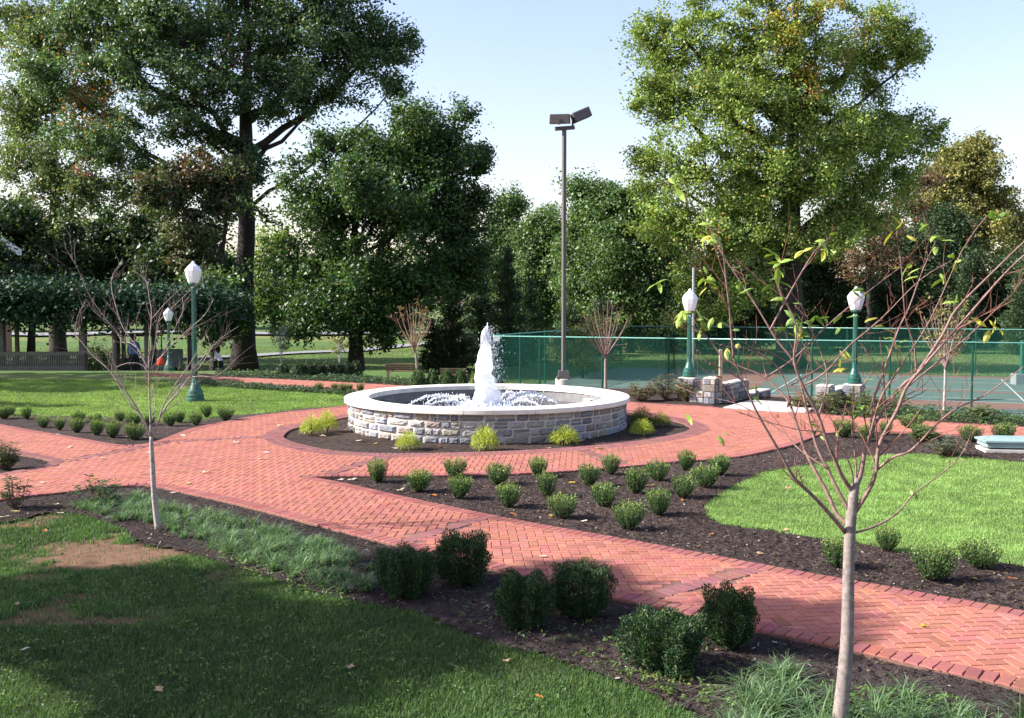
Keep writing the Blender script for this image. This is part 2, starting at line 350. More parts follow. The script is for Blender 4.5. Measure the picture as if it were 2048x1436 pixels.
def bcol(n, base, P=None):
    t = rng.normal(size=(n, 1)); c = base*(1+.06*t)+rng.normal(size=(n, 3))*.006
    if P is not None: c = c*(.86+.20*fbm(P, .7, 21)[:, None]+.10*fbm(P, 3.1, 23)[:, None]); odd = rng.random(n) < .05; c[odd] *= rng.uniform(.72, .88, (odd.sum(), 1))
    return np.clip(c, .02, 1)
def herring(poly, ang, holes=(), inset=.12, z=0.0, mask=None):
    u = .1; o = poly.mean(0); ca, sa = math.cos(ang), math.sin(ang)
    Q = poly-o; q = np.stack([Q[:, 0]*ca+Q[:, 1]*sa, -Q[:, 0]*sa+Q[:, 1]*ca], 1)
    x0, y0 = np.floor(q.min(0)/u).astype(int)-2; x1, y1 = np.ceil(q.max(0)/u).astype(int)+2
    X, Y = np.meshgrid(np.arange(x0, x1), np.arange(y0, y1)); X = X.ravel(); Y = Y.ravel(); k = (X-Y) % 4
    for kk, cx, cy, da in ((0, 1.0, .5, 0), (3, .5, 1.0, math.pi/2)):
        m = k == kk; a = (X[m]+cx)*u; b = (Y[m]+cy)*u
        P = np.stack([o[0]+a*ca-b*sa, o[1]+a*sa+b*ca], 1)
        keep = inpoly(P, poly) & (P[:, 1] < 45) & (np.abs(P[:, 0]) < 3+P[:, 1]*.62)
        P = P[keep]; keep = edgedist(P, poly) > inset
        for h in holes: keep &= ~inpoly(P, h); keep &= edgedist(P, h) > inset
        if mask is not None: keep &= mask(P)
        P = P[keep]
        bricks(P[:, 0], P[:, 1], np.full(len(P), ang+da), .2, .1, z, bcol(len(P), FIELD, P))
def course(pts, side=1, off=.1, base=BORD, wid=.2, z=.004, step=.1, smooth=2):
    p = smoothline(pts, step, smooth); mid = (p[1:]+p[:-1])/2; t = p[1:]-p[:-1]; L = np.hypot(*t.T); t = t/L[:, None]
    nrm = np.stack([-t[:, 1], t[:, 0]], 1)*side; c = mid+nrm*off
    k = (np.abs(c[:, 0]) < 3+c[:, 1]*.62); c = c[k]; t = t[k]
    bricks(c[:, 0], c[:, 1], np.arctan2(t[:, 1], t[:, 0])+math.pi/2, wid, step, z, bcol(len(c), base, c))
# cross bands: (pixel a, pixel b)
BANDS = [((1300, 1199), (1440, 1130)), ((1300, 1207), (1470, 1138))][:0]
bands = [GP([(1262, 1202), (1540, 1131)]), GP([(790, 1088), (985, 1029)]), GP([(640, 952), (790, 908)]), GP([(1255, 932), (1150, 896)]), GP([(560, 872), (330, 883)]), GP([(130, 922), (330, 885)])]
def bandd(P):
    k = np.ones(len(P), dtype=bool)
    for b in bands: k &= edgedist(P, b, False) > .125
    return k
def side_of(b, P): return (b[1][0]-b[0][0])*(P[:, 1]-b[0][1])-(b[1][1]-b[0][1])*(P[:, 0]-b[0][0])
nearP = np.concatenate([GP(LOWER), GP(UPPER)])
def mk_near(P): return bandd(P) & (side_of(bands[0], P) < 0) & (edgedist(P, GP(UPPER+[(560, 945)]), False) > .0)
def zone(P):                                 # 0 rest, 1 middle stretch, 2 near stretch of the diagonal walk
    z = np.zeros(len(P), int); inn = inpoly(P, nearP)
    z[inn & (side_of(bands[1], P) < 0)] = 1; z[inn & (side_of(bands[0], P) < 0)] = 2; return z
herring(OUT, R(7), (lensP, tipP), mask=lambda P: bandd(P) & (zone(P) == 2))
herring(OUT, R(3), (lensP, tipP), mask=lambda P: bandd(P) & (zone(P) == 1))
herring(OUT, R(-4), (lensP, tipP), mask=lambda P: bandd(P) & (zone(P) == 0))
herring(BP, R(20), inset=.05)
course(GP(LOWER), 1); course(GP(UPPER), 1); course(GP(RING), 1); course(GP(BACK), 1); course(GP(BACK2), 1)
course(GP(LENS), 1, off=.1, base=BAND); course(GP(LENS), 1, off=.3, base=BAND, z=.003)
course(GP(TIP), 1, off=-.1, base=BAND)
for b in bands: course(b, 1, off=0, base=BAND, z=.001, smooth=0)
pv = link('brick_path', npmesh('bricks', np.concatenate(bV), np.concatenate(bF), np.concatenate(bC)), M['brick']); tag(pv, kind='structure')
def sheet(name, poly, z, m, depth=.05, holes=(), kind='structure'):
    from mathutils.geometry import tessellate_polygon
    loops = [[Vector((p[0], p[1], 0)) for p in poly]]+[[Vector((p[0], p[1], 0)) for p in h] for h in holes]
    flat = [v for lp in loops for v in lp]; tris = tessellate_polygon(loops); zt = lambda p: TZ(p[0], p[1])+z
    V = [(p[0], p[1], zt(p)) for p in flat]; n = len(V); V += [(p[0], p[1], zt(p)-depth) for p in flat]
    Fc = []
    for t in tris:
        a, b, c = (flat[i] for i in t); cr = (b-a).cross(c-a).z
        Fc.append(tuple(t) if cr > 0 else tuple(t)[::-1])
    s = 0
    for lp in loops:
        for i in range(len(lp)): j = (i+1) % len(lp); Fc.append((s+i, s+j, n+s+j, n+s+i))
        s += len(lp)
    me = bpy.data.meshes.new(name); me.from_pydata(V, [], Fc); me.update()
    o = link(name, me, m); return tag(o, kind=kind)
holesand = []
def grow(poly, d):
    n = len(poly); a = sum(poly[i][0]*poly[(i+1) % n][1]-poly[(i+1) % n][0]*poly[i][1] for i in range(n)); s = 1 if a > 0 else -1
    r = []
    for i in range(n):
        t = poly[(i+1) % n]-poly[i-1]; t = t/(np.hypot(*t)+1e-9); r.append(poly[i]+np.array([t[1], -t[0]])*d*s)
    return np.array(r)
sheet('path_bedding', np.concatenate([smoothline(GP(LOWER), .15), smoothline(GP(UPPER), .15), smoothline(GP(RING), .15)[1:], smoothline(GP(BACK), .15), smoothline(GP(LAND), .15)[1:], smoothline(GP(BACK2), .15)[1:]]), -.008, M['sand'], holes=(grow(lensP[:-1], -.0), tipP))
sheet('back_path_bedding', BP, -.006, M['sand'])
# landing at the top of the court steps and the steps
land = np.concatenate([GP(LAND), np.array([[7.0, 30.1], [8.6, 29.6]])]); 
lA, lB = np.array(G(1446, 815)), np.array(G(1610, 824)); u_ = (lB-lA)/np.hypot(*(lB-lA)); v_ = np.array([-u_[1], u_[0]])
sheet('landing', np.array([lA, lB, lB+v_*2.2, lA+v_*2.2]), .008, M['concrete'], .08)
st = MB()
for k in range(6):
    z1 = .008-.17*(k+1); c = (lA+lB)/2+v_*(2.2+.17+.34*k); st.box((c[0], c[1], z1-.3), (np.hypot(*(lB-lA)), .336, .6), math.atan2(u_[1], u_[0]))
tag(st.build('steps', M['concrete'], bevel=.01), kind='structure')
# far road and meadow path
def strip(name, a, m, w, z=.02):
    p = smoothline(np.array(a), 1.5, 2); t = np.gradient(p, axis=0); t /= np.hypot(*t.T)[:, None]; nn = np.stack([-t[:, 1], t[:, 0]], 1)*w/2
    L_, R_ = p+nn, p-nn; V = []
    for q in (L_, R_): V += [(x, y, float(zg(x, y))+z) for x, y in q]
    n = len(p); Fc = [(i, n+i, n+i+1, i+1) for i in range(n-1)]
    me = bpy.data.meshes.new(name); me.from_pydata(V, [], Fc); me.update(); return tag(link(name, me, m), kind='structure')
def zg(x, y):
    P = np.array([[x, y]]); z = terr(P[:, 0], P[:, 1])[0]-.05
    return z+(fbm(P, .9, 3)[0]-.5)*.03+(fbm(P, .06, 5)[0]-.5)*(.7 if y > 52 else 0)*float(sst(52, 75, np.array([y]))[0])
strip('road', [(-140, 125), (-70, 127), (-30, 126), (0, 124), (40, 128), (90, 150)], M['asphalt'], 9, .25)
strip('footpath', [(-60, 62), (-30, 67), (-19.5, 70), (-15.5, 78), (-11, 88), (-4, 104), (6, 122)], M['asphalt'], 2.6, .12)
# ------------------------------------------------------------------ fountain
FX, FY = W(975, 795, 21.1)[0], 21.1
ft = thing('fountain', (FX, FY, 0), 'round stone fountain with a pale coping ring and a tall white jet of water', 'fountain')
RW, RZ = 2.92, .62
mb = MB(); rows = [0, .11, .235, .335, .44, .53]
rows = [-.04, .10, .25, .385, .525]
class R_: pass
for i in range(4):
    z0, z1 = rows[i], rows[i+1]; a = random.random()*.2
    a_end = a+2*math.pi
    while a < a_end-.02:
        w = random.choice((.16, .22, .28, .34, .42, .52))*random.uniform(.85, 1.1)/RW; w = min(w, a_end-a)
        if a_end-(a+w) < .05: w = a_end-a
        sub = [(z0, z1)] if random.random() < .8 else [(z0, z0+(z1-z0)*.5), (z0+(z1-z0)*.5, z1)]
        for s0, s1 in sub:
            t = random.random(); b = random.uniform(.62, 1.15)
            mb.col = tuple(np.array([.30, .29, .285] if t < .5 else [.21, .22, .25] if t < .78 else [.32, .28, .235] if t < .93 else [.25, .20, .18])*b)
            g = .007; n = 6; m = 4; ex = random.uniform(.0, .03); vs = []
            for jz in range(m+1):
                for ja in range(n+1):
                    fa, fz = ja/n, jz/m; e = min(fa, 1-fa, fz*.8, (1-fz)*.8)
                    r = RW-.012+(ex*.6+.022*min(1, e*6)+random.uniform(-.007, .007)) if e > 0 else RW-.02
                    aa = a+g/RW+(w-2*g/RW)*fa; z = s0+g+(s1-s0-2*g)*fz
                    vs.append((r*math.cos(aa), r*math.sin(aa), z))
            mb.add(vs, [(jz*(n+1)+ja, jz*(n+1)+ja+1, (jz+1)*(n+1)+ja+1, (jz+1)*(n+1)+ja) for jz in range(m) for ja in range(n)])
        a += w
wl = mb.build('stone_wall', M['stone'], ft, colored=True)
mb = MB(); vs_ = [((RW-.013)*math.cos(2*math.pi*k/96), (RW-.013)*math.sin(2*math.pi*k/96), z_) for k in range(96) for z_ in (-.06, .519)]; mb.add(vs_, [(2*k, 2*((k+1) % 96), 2*((k+1) % 96)+1, 2*k+1) for k in range(96)]); mb.build('mortar_core', M['mortar'], wl, smooth=True)
# coping: cut stones forming a ring
ns = 14
for k in range(ns):
    mb = MB(); a0 = 2*math.pi*k/ns+.1+.0016; a1 = 2*math.pi*(k+1)/ns+.1-.0016; n = 10; vs = []
    prof = [(2.5, .52), (3.0, .52), (3.01, .535), (3.01, .608), (2.998, .62), (2.512, .62), (2.5, .608)]
    for j in range(n+1):
        a = a0+(a1-a0)*j/n; vs += [(r*math.cos(a), r*math.sin(a), z) for r, z in prof]
    m = len(prof); fs = [(j*m+i, (j+1)*m+i, (j+1)*m+(i+1) % m, j*m+(i+1) % m) for j in range(n) for i in range(m)]
    fs += [tuple(range(m)), tuple(n*m+i for i in range(m))[::-1]]
    fs = [f[::-1] for f in fs]
    mb.add(vs, fs); mb.build('coping_stone', M['coping'], ft)
def ringwall(mb, r, z0, z1, n=96, inward=True):
    vs = []; 
    for k in range(n):
        a = 2*math.pi*k/n; vs += [(r*math.cos(a), r*math.sin(a), z0), (r*math.cos(a), r*math.sin(a), z1)]
    mb.add(vs, [(2*k, 2*k+1, (2*k+3) % (2*n), (2*k+2) % (2*n)) for k in range(n)])
mb = MB(); ringwall(mb, 2.53, .0, .525); mb.build('basin_wall', M['basinwall'], ft, smooth=True)
mb = MB(); mb.lathe([(2.53, .0), (2.53, .02)], 64); mb.build('basin_floor', M['darkliner'], ft)
WZ = .30
mb = MB(); n = 64
mb.add([(2.528*math.cos(2*math.pi*k/n), 2.528*math.sin(2*math.pi*k/n), WZ) for k in range(n)], [tuple(range(n))]); mb.build('water_surface', M['water'], ft)
for a in (R(22), R(158), R(95), R(-60)):
    mb = MB(); mb.box((2.42*math.cos(a), 2.42*math.sin(a), .36), (.16, .34, .17), a); mb.build('nozzle_box', M['basinwall'] if abs(a) > 1 else M['concrete'], ft, bevel=.01)
# jet
def jet():
    V = []; Fc = []; n = 28; prof = []
    H = 2.16
    hs = np.linspace(WZ-.02, H-.12, 60)
    vs = []
    for i, h in enumerate(hs):
        t = (h-WZ)/(H-WZ); r = .185*(1-t)**.6+.035+.16*max(0, 1-t*7)**1.5+.06*math.exp(-((t-.15)/.1)**2)
        r *= 1-.8*sst(.62, 1, t); cx = -.06*math.sin(t*2.5)+.02*math.sin(t*11)
        for k in range(n):
            a = 2*math.pi*k/n
            q = np.array([[a*1.6+3, h*5]]); rr = r*(.72+.6*fbm(q, 1.5, 3)[0]+.10*random.random())
            vs.append((cx+rr*math.cos(a), rr*math.sin(a), h+random.uniform(-.012, .012)))
    f = [(i*n+k, i*n+(k+1) % n, (i+1)*n+(k+1) % n, (i+1)*n+k) for i in range(len(hs)-1) for k in range(n)]
    mb = MB(); mb.add(vs, f)
    tops = [((-.06, 0), .10, 2.08, .05), ((-.01, .02), .04, 2.16, .028), ((-.1, -.02), .0, 2.0, .04), ((.03, 0), .05, 1.96, .04)]
    for (x, y), l, zt, r in tops: mb.tube([(x*.8, y, 1.7), (x, y, (1.75+zt)/2), (x+l*.3, y, zt)], [r*1.6, r, .006], 7)
    return mb.build('water_jet', M['foam'], ft, smooth=True)
jt = jet()
def blobs(P, r):
    o = np.array([(1, 0, 0), (-1, 0, 0), (0, 1, 0), (0, -1, 0), (0, 0, 1), (0, 0, -1)], float)
    f = np.array([(0, 2, 4), (2, 1, 4), (1, 3, 4), (3, 0, 4), (2, 0, 5), (1, 2, 5), (3, 1, 5), (0, 3, 5)])
    st_ = np.ones((len(P), 1, 3)); st_[:, 0, 2] = rng.uniform(1, 3.2, len(P))
    V = (P[:, None]+o[None]*r[:, None, None]*st_).reshape(-1, 3)
    return V, (np.arange(len(P))[:, None, None]*6+f[None]).reshape(-1, 3)
P = []; r = []
for _ in range(1500):                         # droplets peeling off the jet, mostly down-wind (right)
    t = random.random()**.8; h = WZ+(2.1-WZ)*(1-t); base = .16*t**.6+.03; a = random.gauss(0, 1.5)
    d = base*(1-.7*sst(.75, 1, 1-t))+abs(random.gauss(0, .08))*(1.7 if math.cos(a) > 0 else .7); P.append((d*math.cos(a), d*math.sin(a), h)); r.append(random.uniform(.0025, .0075))
for _ in range(2000):                         # foam heap at the foot
    a = random.uniform(0, 6.283); d = abs(random.gauss(.32, .2)); P.append((d*math.cos(a), d*math.sin(a), WZ+abs(random.gauss(0, .10))*max(.2, 1-d))); r.append(random.uniform(.008, .03))
for _ in range(500):
    a = random.uniform(0, 6.283); d = random.uniform(.4, 1.5); P.append((d*math.cos(a), d*math.sin(a), WZ+abs(random.gauss(0, .12)))); r.append(random.uniform(.004, .01))
V, Fc = blobs(np.array(P), np.array(r)); link('droplets', npmesh('droplets', V, Fc, None, True), M['foam'], jt)
def arc(az, r0, r1, hmax, z0=.34, br=1):
    P = []; r = []; x0 = np.array([r0*math.cos(az), r0*math.sin(az)]); x1 = np.array([r1*math.cos(az+.05), r1*math.sin(az+.05)])
    for i in range(260):
        t = random.random(); p = x0+(x1-x0)*t; z = z0+(hmax-z0)*4*t*(1-t); sp_ = .006+.03*t*br
        P.append((p[0]+random.gauss(0, sp_), p[1]+random.gauss(0, sp_), z+random.gauss(0, sp_))); r.append(random.uniform(.006, .016)*(1-.3*t))
    V, Fc = blobs(np.array(P), np.array(r))
    mb = MB(); pts = [(x0[0]+(x1[0]-x0[0])*t, x0[1]+(x1[1]-x0[1])*t, z0+(hmax-z0)*4*t*(1-t)) for t in np.linspace(0, .72, 22)]
    mb.tube([(a+random.uniform(-.006, .006), b+random.uniform(-.006, .006), c+random.uniform(-.006, .006)) for a, b, c in pts], [random.uniform(.007, .014) for _ in pts], 6)
    nv = len(mb.v); V = np.concatenate([np.array(mb.v), V]); q = [np.array(f) for f in mb.f if len(f) == 4]
    link('water_arc', npmesh('water_arc', V, [np.array(q), Fc+nv], None, True), M['foam'], ft)
for az, r0, r1, h in ((R(178), 1.75, .45, .60), (R(200), 1.5, .3, .52), (R(150), 1.6, .4, .55), (R(3), 1.5, .3, .66), (R(-14), 1.65, .35, .62), (R(17), 1.55, .35, .6), (R(-35), 1.5, .4, .55), (R(40), 1.6, .4, .6), (R(90), 1.6, .4, .55), (R(125), 1.6, .5, .5), (R(65), 1.7, .4, .58)):
    arc(az, r0, r1, h)
# ------------------------------------------------------------------ lamps
def lamp(x, y, z, H, gs, label, group, base_scale=1.0, globe_rot=.2):
    t = thing('street_lamp', (x, y, z), label, 'street lamp', group)
    g = .56*gs; ph = H-g
    mb = MB(); b = base_scale
    mb.lathe([(.235*b, 0), (.235*b, .07*b), (.215*b, .085*b), (.22*b, .16*b), (.20*b, .18*b), (.19*b, .27*b), (.16*b, .30*b), (.13*b, .38*b), (.095*b, .48*b), (.08*b, .60*b), (.085*b, .63*b), (.07*b, .66*b)], 24)
    mb.build('lamp_base', M['greenpaint'], t, smooth=False)
    mb = MB(); mb.lathe([(.072, .62*b), (.066, ph*.5), (.056, ph-.14), (.075, ph-.13), (.06, ph-.1), (.06, ph-.06), (.085, ph-.05)], 24, flute=.16)
    mb.build('lamp_post', M['greenpaint'], t)
    mb = MB(); mb.lathe([(.10, ph-.05), (.125, ph-.03), (.125, ph+.005), (.11, ph+.012)], 20); mb.build('globe_collar', M['greenpaint'], t)
    mb = MB(); mb.lathe([(.115*gs, ph+.012), (.135*gs, ph+.05*gs), (.175*gs, ph+.18*gs), (.205*gs, ph+.31*gs), (.20*gs, ph+.335*gs), (.13*gs, ph+.43*gs), (.06*gs, ph+.49*gs), (.045*gs, ph+.50*gs), (.045*gs, ph+.525*gs), (.008, ph+.56*gs)], 8, rot=globe_rot)
    mb.build('lamp_globe', M['globe'], t, bevel=.006)
    return t
x, y = G(391, 799)
LG = 'green street lamps with white globes'
lamp(x, y, -.03, 3.72, 1.06, 'green lamp post with bright white globe standing on the left lawn', LG)
Y2 = 41; x2 = W(338, 700, Y2)[0]; lamp(x2, Y2, TZ(x2, Y2)-.04, 2.44-TZ(x2, Y2), .98, 'small far lamp post with shaded bluish globe beside the vine pergola', LG)
def stoneblock(name, parts, label, cat, loc, rz=0, cap=True):
    """coursed rubble pier or wall: boxes = (cx,cy,z0,sx,sy,h)"""
    t = thing(name, loc, label, cat, rz=rz)
    for (cx, cy, z0, sx, sy, h, nm) in parts:
        mb = MB(); z = z0
        core = MB(); core.box((cx, cy, z0+h/2-.01), (sx-.05, sy-.05, h-.02))
        while z < z0+h-.03:
            rh = min(random.uniform(.11, .2), z0+h-z)
            if z0+h-(z+rh) < .07: rh = z0+h-z
            for (ax, ay, ln, fx) in ((1, 0, sx, -sy/2), (1, 0, sx, sy/2), (0, 1, sy, -sx/2), (0, 1, sy, sx/2)):
                p = -ln/2
                while p < ln/2-.02:
                    w = min(random.uniform(.14, .38), ln/2-p)
                    if ln/2-(p+w) < .08: w = ln/2-p
                    t_ = random.random(); mb.col = tuple(np.array([.27, .26, .255] if t_ < .5 else [.20, .205, .235] if t_ < .72 else [.30, .255, .21])*random.uniform(.5, 1.2))
                    ex = random.uniform(.0, .025)
                    if ax: mb.box((cx+p+w/2, cy+fx*(1), z+rh/2), (w-.014, .07+ex*2, rh-.014))
                    else: mb.box((cx+fx, cy+p+w/2, z+rh/2), (.068+ex*2, w-.014, rh-.014))
                    p += w
            z += rh
        o = mb.build(nm, M['stone'], t, colored=True, bevel=.012); core.build('mortar_core', M['mortar'], o)
        if cap and nm != 'step_block':
            c = MB(); c.box((cx, cy, z0+h+.025), (sx+.05, sy+.05, .05)); c.build('cap_stone', M['mortar'], o, bevel=.015)
    return t
a_ = math.atan2(u_[1], u_[0])
for px, dd, lb, gs in ((1379, 26.8, 'green lamp post on a stone pedestal left of the court steps, half behind twig leaves', 1.1), (1710, 26.2, 'green lamp post with white globe right of the court steps, seen through bare branches', 1.12)):
    zt = CH-(756 if px < 1500 else 768-0)*0; X_ = W(px, 700, dd)[0]
    ztop = W(px, 753 if px < 1500 else 766, dd)[2]
    stoneblock('lamp_pedestal', [(0, 0, -.25, .42, .42, ztop+.25-.065, 'pedestal_block')], 'square stone pedestal under the %s lamp at the court steps' % ('left' if px < 1500 else 'right'), 'pedestal', (X_, dd, 0), a_)
    top = W(px, 577 if px < 1500 else 573, dd)[2]
    lamp(X_, dd, ztop+.0, top-ztop, gs, lb, LG, .8)
# stair walls
lx, ly = W(1425, 800, 25.9)[:2]
stoneblock('stair_wall', [(0, 0, -.2, .30, .42, .80, 'wall_pier'), (-.36, .0, -.2, .36, .36, .47, 'step_block'), (.1, 1.25, -.95, .28, 1.9, 1.36, 'wall_run'), (.12, 3.2, -1.25, .36, 1.9, 1.25, 'wall_run')], 'stepped grey stone wall left of the court steps with a low block at its foot', 'stone wall', (lx, ly, 0), a_)
lx2, ly2 = W(1650, 800, 25.4)[:2]
stoneblock('stair_wall', [(0, 0, -.2, .32, .42, .64, 'wall_pier'), (.0, 1.3, -.95, .28, 2.0, 1.22, 'wall_run'), (.0, 3.2, -1.25, .36, 1.8, 1.15, 'wall_run')], 'pale stone wall right of the court steps behind the shrubs', 'stone wall', (lx2, ly2, 0), a_)
for px, d, h, zb, lb in ((1441, 25.75, 1.05, -.05, 'tan wooden post standing against the left stair wall'), (1515, 27.3, .85, -.7, 'short wooden post standing in the middle of the court steps')):
    X_ = W(px, 750, d)[0]; mb = MB(); mb.box((0, 0, h/2), (.08, .08, h)); mb.box((0, 0, h+.012), (.1, .1, .024), taper=.7); o = mb.build('wooden_post', M['tanwood'], loc=(X_, d, zb+.35 if px < 1500 else zb), bevel=.008); tag(o, lb, 'post')
# flood light
fx_, fy_ = W(1127, 757, 36)[:2]; zb = TZ(fx_, fy_); ptop = W(1127, 757, 36)[2]; ztop = W(1122, 258, 36)[2]
fl = thing('floodlight_pole', (fx_, fy_, zb), 'tall square brown floodlight pole with two box lamps behind the fountain', 'floodlight')
mb = MB(); mb.lathe([(.30, -.1), (.30, ptop-zb-.02), (.28, ptop-zb)], 24); mb.build('concrete_footing', M['concrete'], fl)
mb = MB(); b0 = ptop-zb; mb.box((0, 0, b0+.03), (.5, .5, .06)); mb.box((0, 0, b0+.17), (.42, .42, .24), taper=.85); mb.build('base_cover', M['bronze'], fl, rz_ if False else False)
mb = MB(); mb.box((0, 0, (b0+ztop-zb)/2+.1), (.125, .125, ztop-zb-b0-.2), rz=R(28)); mb.build('pole', M['bronze'], fl, bevel=.01)
mb = MB(); H = ztop-zb; mb.box((.02, 0, H+.03), (.72, .13, .13), rz=R(12), ry=R(-6)); mb.build('cross_arm', M['bronze'], fl, bevel=.01)
mb = MB(); mb.box((-.16, -.12, H+.33), (.72, .55, .34), rz=R(-8), rx=R(9), taper=.93); o = mb.build('lamp_box', M['bronze'], fl, bevel=.015)
mb = MB(); mb.box((-.16, .13, H+.30), (.5, .02, .19), rz=R(-8), rx=R(9)); mb.build('lamp_glass', M['lens'], o)
mb = MB(); mb.box((-.2, -.37, H+.2), (.09, .1, .2)); mb.build('bracket', M['bronze'], fl)
mb = MB(); mb.box((.60, .05, H+.50), (.68, .4, .36), ry=R(-24), rz=R(14)); o = mb.build('lamp_box', M['bronze'], fl, bevel=.04)
mb = MB(); mb.box((.58, .23, H+.49), (.5, .02, .2), ry=R(-24), rz=R(14)); mb.build('lamp_glass', M['lens'], o)
mb = MB(); mb.tube([(.30, .02, H+.05), (.31, .02, H+.42)], .035, 8); mb.build('bracket', M['bronze'], fl)
# ------------------------------------------------------------------ tennis court
CO = np.array([-.76, 38.9]); cu = np.array([16.06, -6.6]); cu = cu/np.hypot(*cu); cv = np.array([-cu[1], cu[0]])
CZ = -1.0
def crt(a, b): return CO+cu*a+cv*b
def crect(name, a0, b0, a1, b1, z, m):
    V = []; 
    for a, b in ((a0, b0), (a1, b0), (a1, b1), (a0, b1)): q = crt(a, b); V.append((q[0], q[1], z))
    me = bpy.data.meshes.new(name); me.from_pydata(V, [], [(0, 1, 2, 3)]); me.update(); return link(name, me, m)
tag(crect('court_surface', -.2, -.6, 44, 18.2, CZ+.0, M['court']), kind='structure')
for (a0, b0, a1, b1) in ((9, 1.6, 44, 3.9), (9, 8.3, 44, 8.8), (9, 17.0, 44, 18.0), (6.2, 1.6, 9, 17.6)):
    tag(crect('court_margin', a0, b0, a1, b1, CZ+.006, M['courtred']), kind='structure')
lines = [(10, 1.3, 44, 1.38), (10, .5, 44, .58), (10, 3.9, 44, 3.98), (10, 5.2, 44, 5.28), (10, 13.5, 44, 13.58), (10, 16.2, 44, 16.28), (19, 3.9, 19.06, 16.2), (25.5, 5.2, 25.56, 13.5), (10, 9.4, 25.5, 9.48), (31, 3.9, 31.06, 16.2), (9.97, .5, 10.03, 16.2), (1.5, 6, 9, 6.07), (2, 10, 9, 10.07)]
lm = MB()
for a0, b0, a1, b1 in lines:
    vs = [(*crt(a, b), CZ+.014) for a, b in ((a0, b0), (a1, b0), (a1, b1), (a0, b1))]; lm.add(vs, [(0, 1, 2, 3)])
tag(lm.build('court_lines', M['line']), kind='structure')
def fence(p0, p1, zb, h, spacing, label, wire=.0048, mesh=.056, first=0.0, group=None):
    p0 = np.array(p0); p1 = np.array(p1); L = np.hypot(*(p1-p0)); u = (p1-p0)/L
    t = thing('chain_link_fence', (p0[0], p0[1], zb), label, 'fence', group, rz=math.atan2(u[1], u[0]))
    mb = MB(); mb.tube([(0, 0, h), (L, 0, h)], .024, 8); mb.build('top_rail', M['railmetal'], t, smooth=True)
    x = first; pm = None
    while x <= L+.01:
        m_ = MB(); m_.tube([(x, .045, 0), (x, .045, h-.02)], .036, 10); m_.lathe([(.045, h-.02), (.045, h+.03), (.015, h+.06)], 10, (x, .045, 0)); m_.build('fence_post', M['fencegreen'], t, smooth=False); x += spacing
    vs = []; w = wire/2
    n = int((L+h)/mesh)+1; A = []; B = []
    for k in range(n):
        s = k*mesh
        for dirn in (1, -1):
            x0, z0 = (s-h, 0.0); x1, z1 = (s, h)
            if dirn < 0: x0, x1 = x1, x0
            za, zb_ = z0, z1; xa, xb = x0, x1
            def cl(xa, za, xb, zb_):
                if xa == xb: return None
                tt = [0.0, 1.0]
                for lim in (0.0, L):
                    q = (lim-xa)/(xb-xa)
                    if (xa < 0 and lim == 0) or (xa > L and lim == L): tt[0] = max(tt[0], q)
                    if (xb < 0 and lim == 0) or (xb > L and lim == L): tt[1] = min(tt[1], q)
                if tt[0] >= tt[1]: return None
                return (xa+(xb-xa)*tt[0], za+(zb_-za)*tt[0], xa+(xb-xa)*tt[1], za+(zb_-za)*tt[1])
            c = cl(xa, za, xb, zb_)
            if c: A.append(((c[0], c[1]+.02), (c[2], c[3]+.0), dirn))
    V = np.zeros((len(A)*6, 3)); Fq = []
    for i, (a, b, dn) in enumerate(A):
        yy = .0024*dn; dx, dz = b[0]-a[0], b[1]-a[1]; ll = math.hypot(dx, dz); nx_, nz_ = -dz/ll*w, dx/ll*w
        for j, (q, s) in enumerate(((a, 0), (b, 3))):
            V[i*6+s] = (q[0]+nx_, yy, q[1]+nz_); V[i*6+s+1] = (q[0]-nx_*.5, yy+w*.87, q[1]-nz_*.5); V[i*6+s+2] = (q[0]-nx_*.5, yy-w*.87, q[1]-nz_*.5)
        b_ = i*6; Fq += [(b_, b_+1, b_+4, b_+3), (b_+1, b_+2, b_+5, b_+4), (b_+2, b_, b_+3, b_+5)]
    link('wire_mesh', npmesh('wire_mesh', V, np.array(Fq), None, False), M['fencegreen'], t)
    return t
fA = crt(0, 0); fB = crt(34, 0); fC = crt(0, 18); fD = crt(44, 18)
FGp = 'green chain link fences round the tennis court'
fence(fA, fB, CZ, 2.3, 2.52, 'green chain link fence with pale top rail along the near side of the court', wire=.0050, first=1.95, group=FGp)
fence(fA, fC, CZ, 2.32, 3, 'green chain link fence receding along the left end of the court', wire=.0052, group=FGp)
fence(fC, fD, CZ, 2.32, 3, 'green chain link fence along the far side of the court before the meadow', wire=.0065, mesh=.08, group=FGp)
# white notice on the fence end
X_, Y_, Z_ = W(993, 678, 38.75); mb = MB(); mb.box((0, 0, 0), (.24, .015, .18)); tag(mb.build('notice_board', M['white'], loc=(X_, Y_-.05, Z_), bevel=.004), 'small blank white notice board at the left end of the near fence', 'notice board')
# court posts
for px, yb, yt, d, lb in ((1387, 757, 535, 41, 'slim grey-green steel pole rising beside the left pedestal lamp, behind the fence'),):
    x0, _, z0 = W(px, yt, d); mb = MB(); zb = CZ; mb.tube([(0, 0, 0), (0, 0, z0-zb)], [.07, .045], 10); mb.lathe([(.12, 0), (.12, .08), (.075, .12)], 12); tag(mb.build('steel_pole', M['steel'], loc=(x0, d, zb)), lb, 'pole')
x0, _, z0 = W(2043, 757, 44); t = thing('green_post', (x0, 44, CZ), 'green post on a grey concrete block at the right edge beyond the court', 'post')
mb = MB(); mb.box((0, 0, .22), (.75, .5, .5)); mb.build('concrete_block', M['steel'], t, bevel=.02); mb = MB(); mb.tube([(0, 0, .4), (0, 0, 1.95)], .09, 10); mb.lathe([(.16, .45), (.16, .55), (.1, .62)], 12); mb.build('post', M['greenpaint'], t)
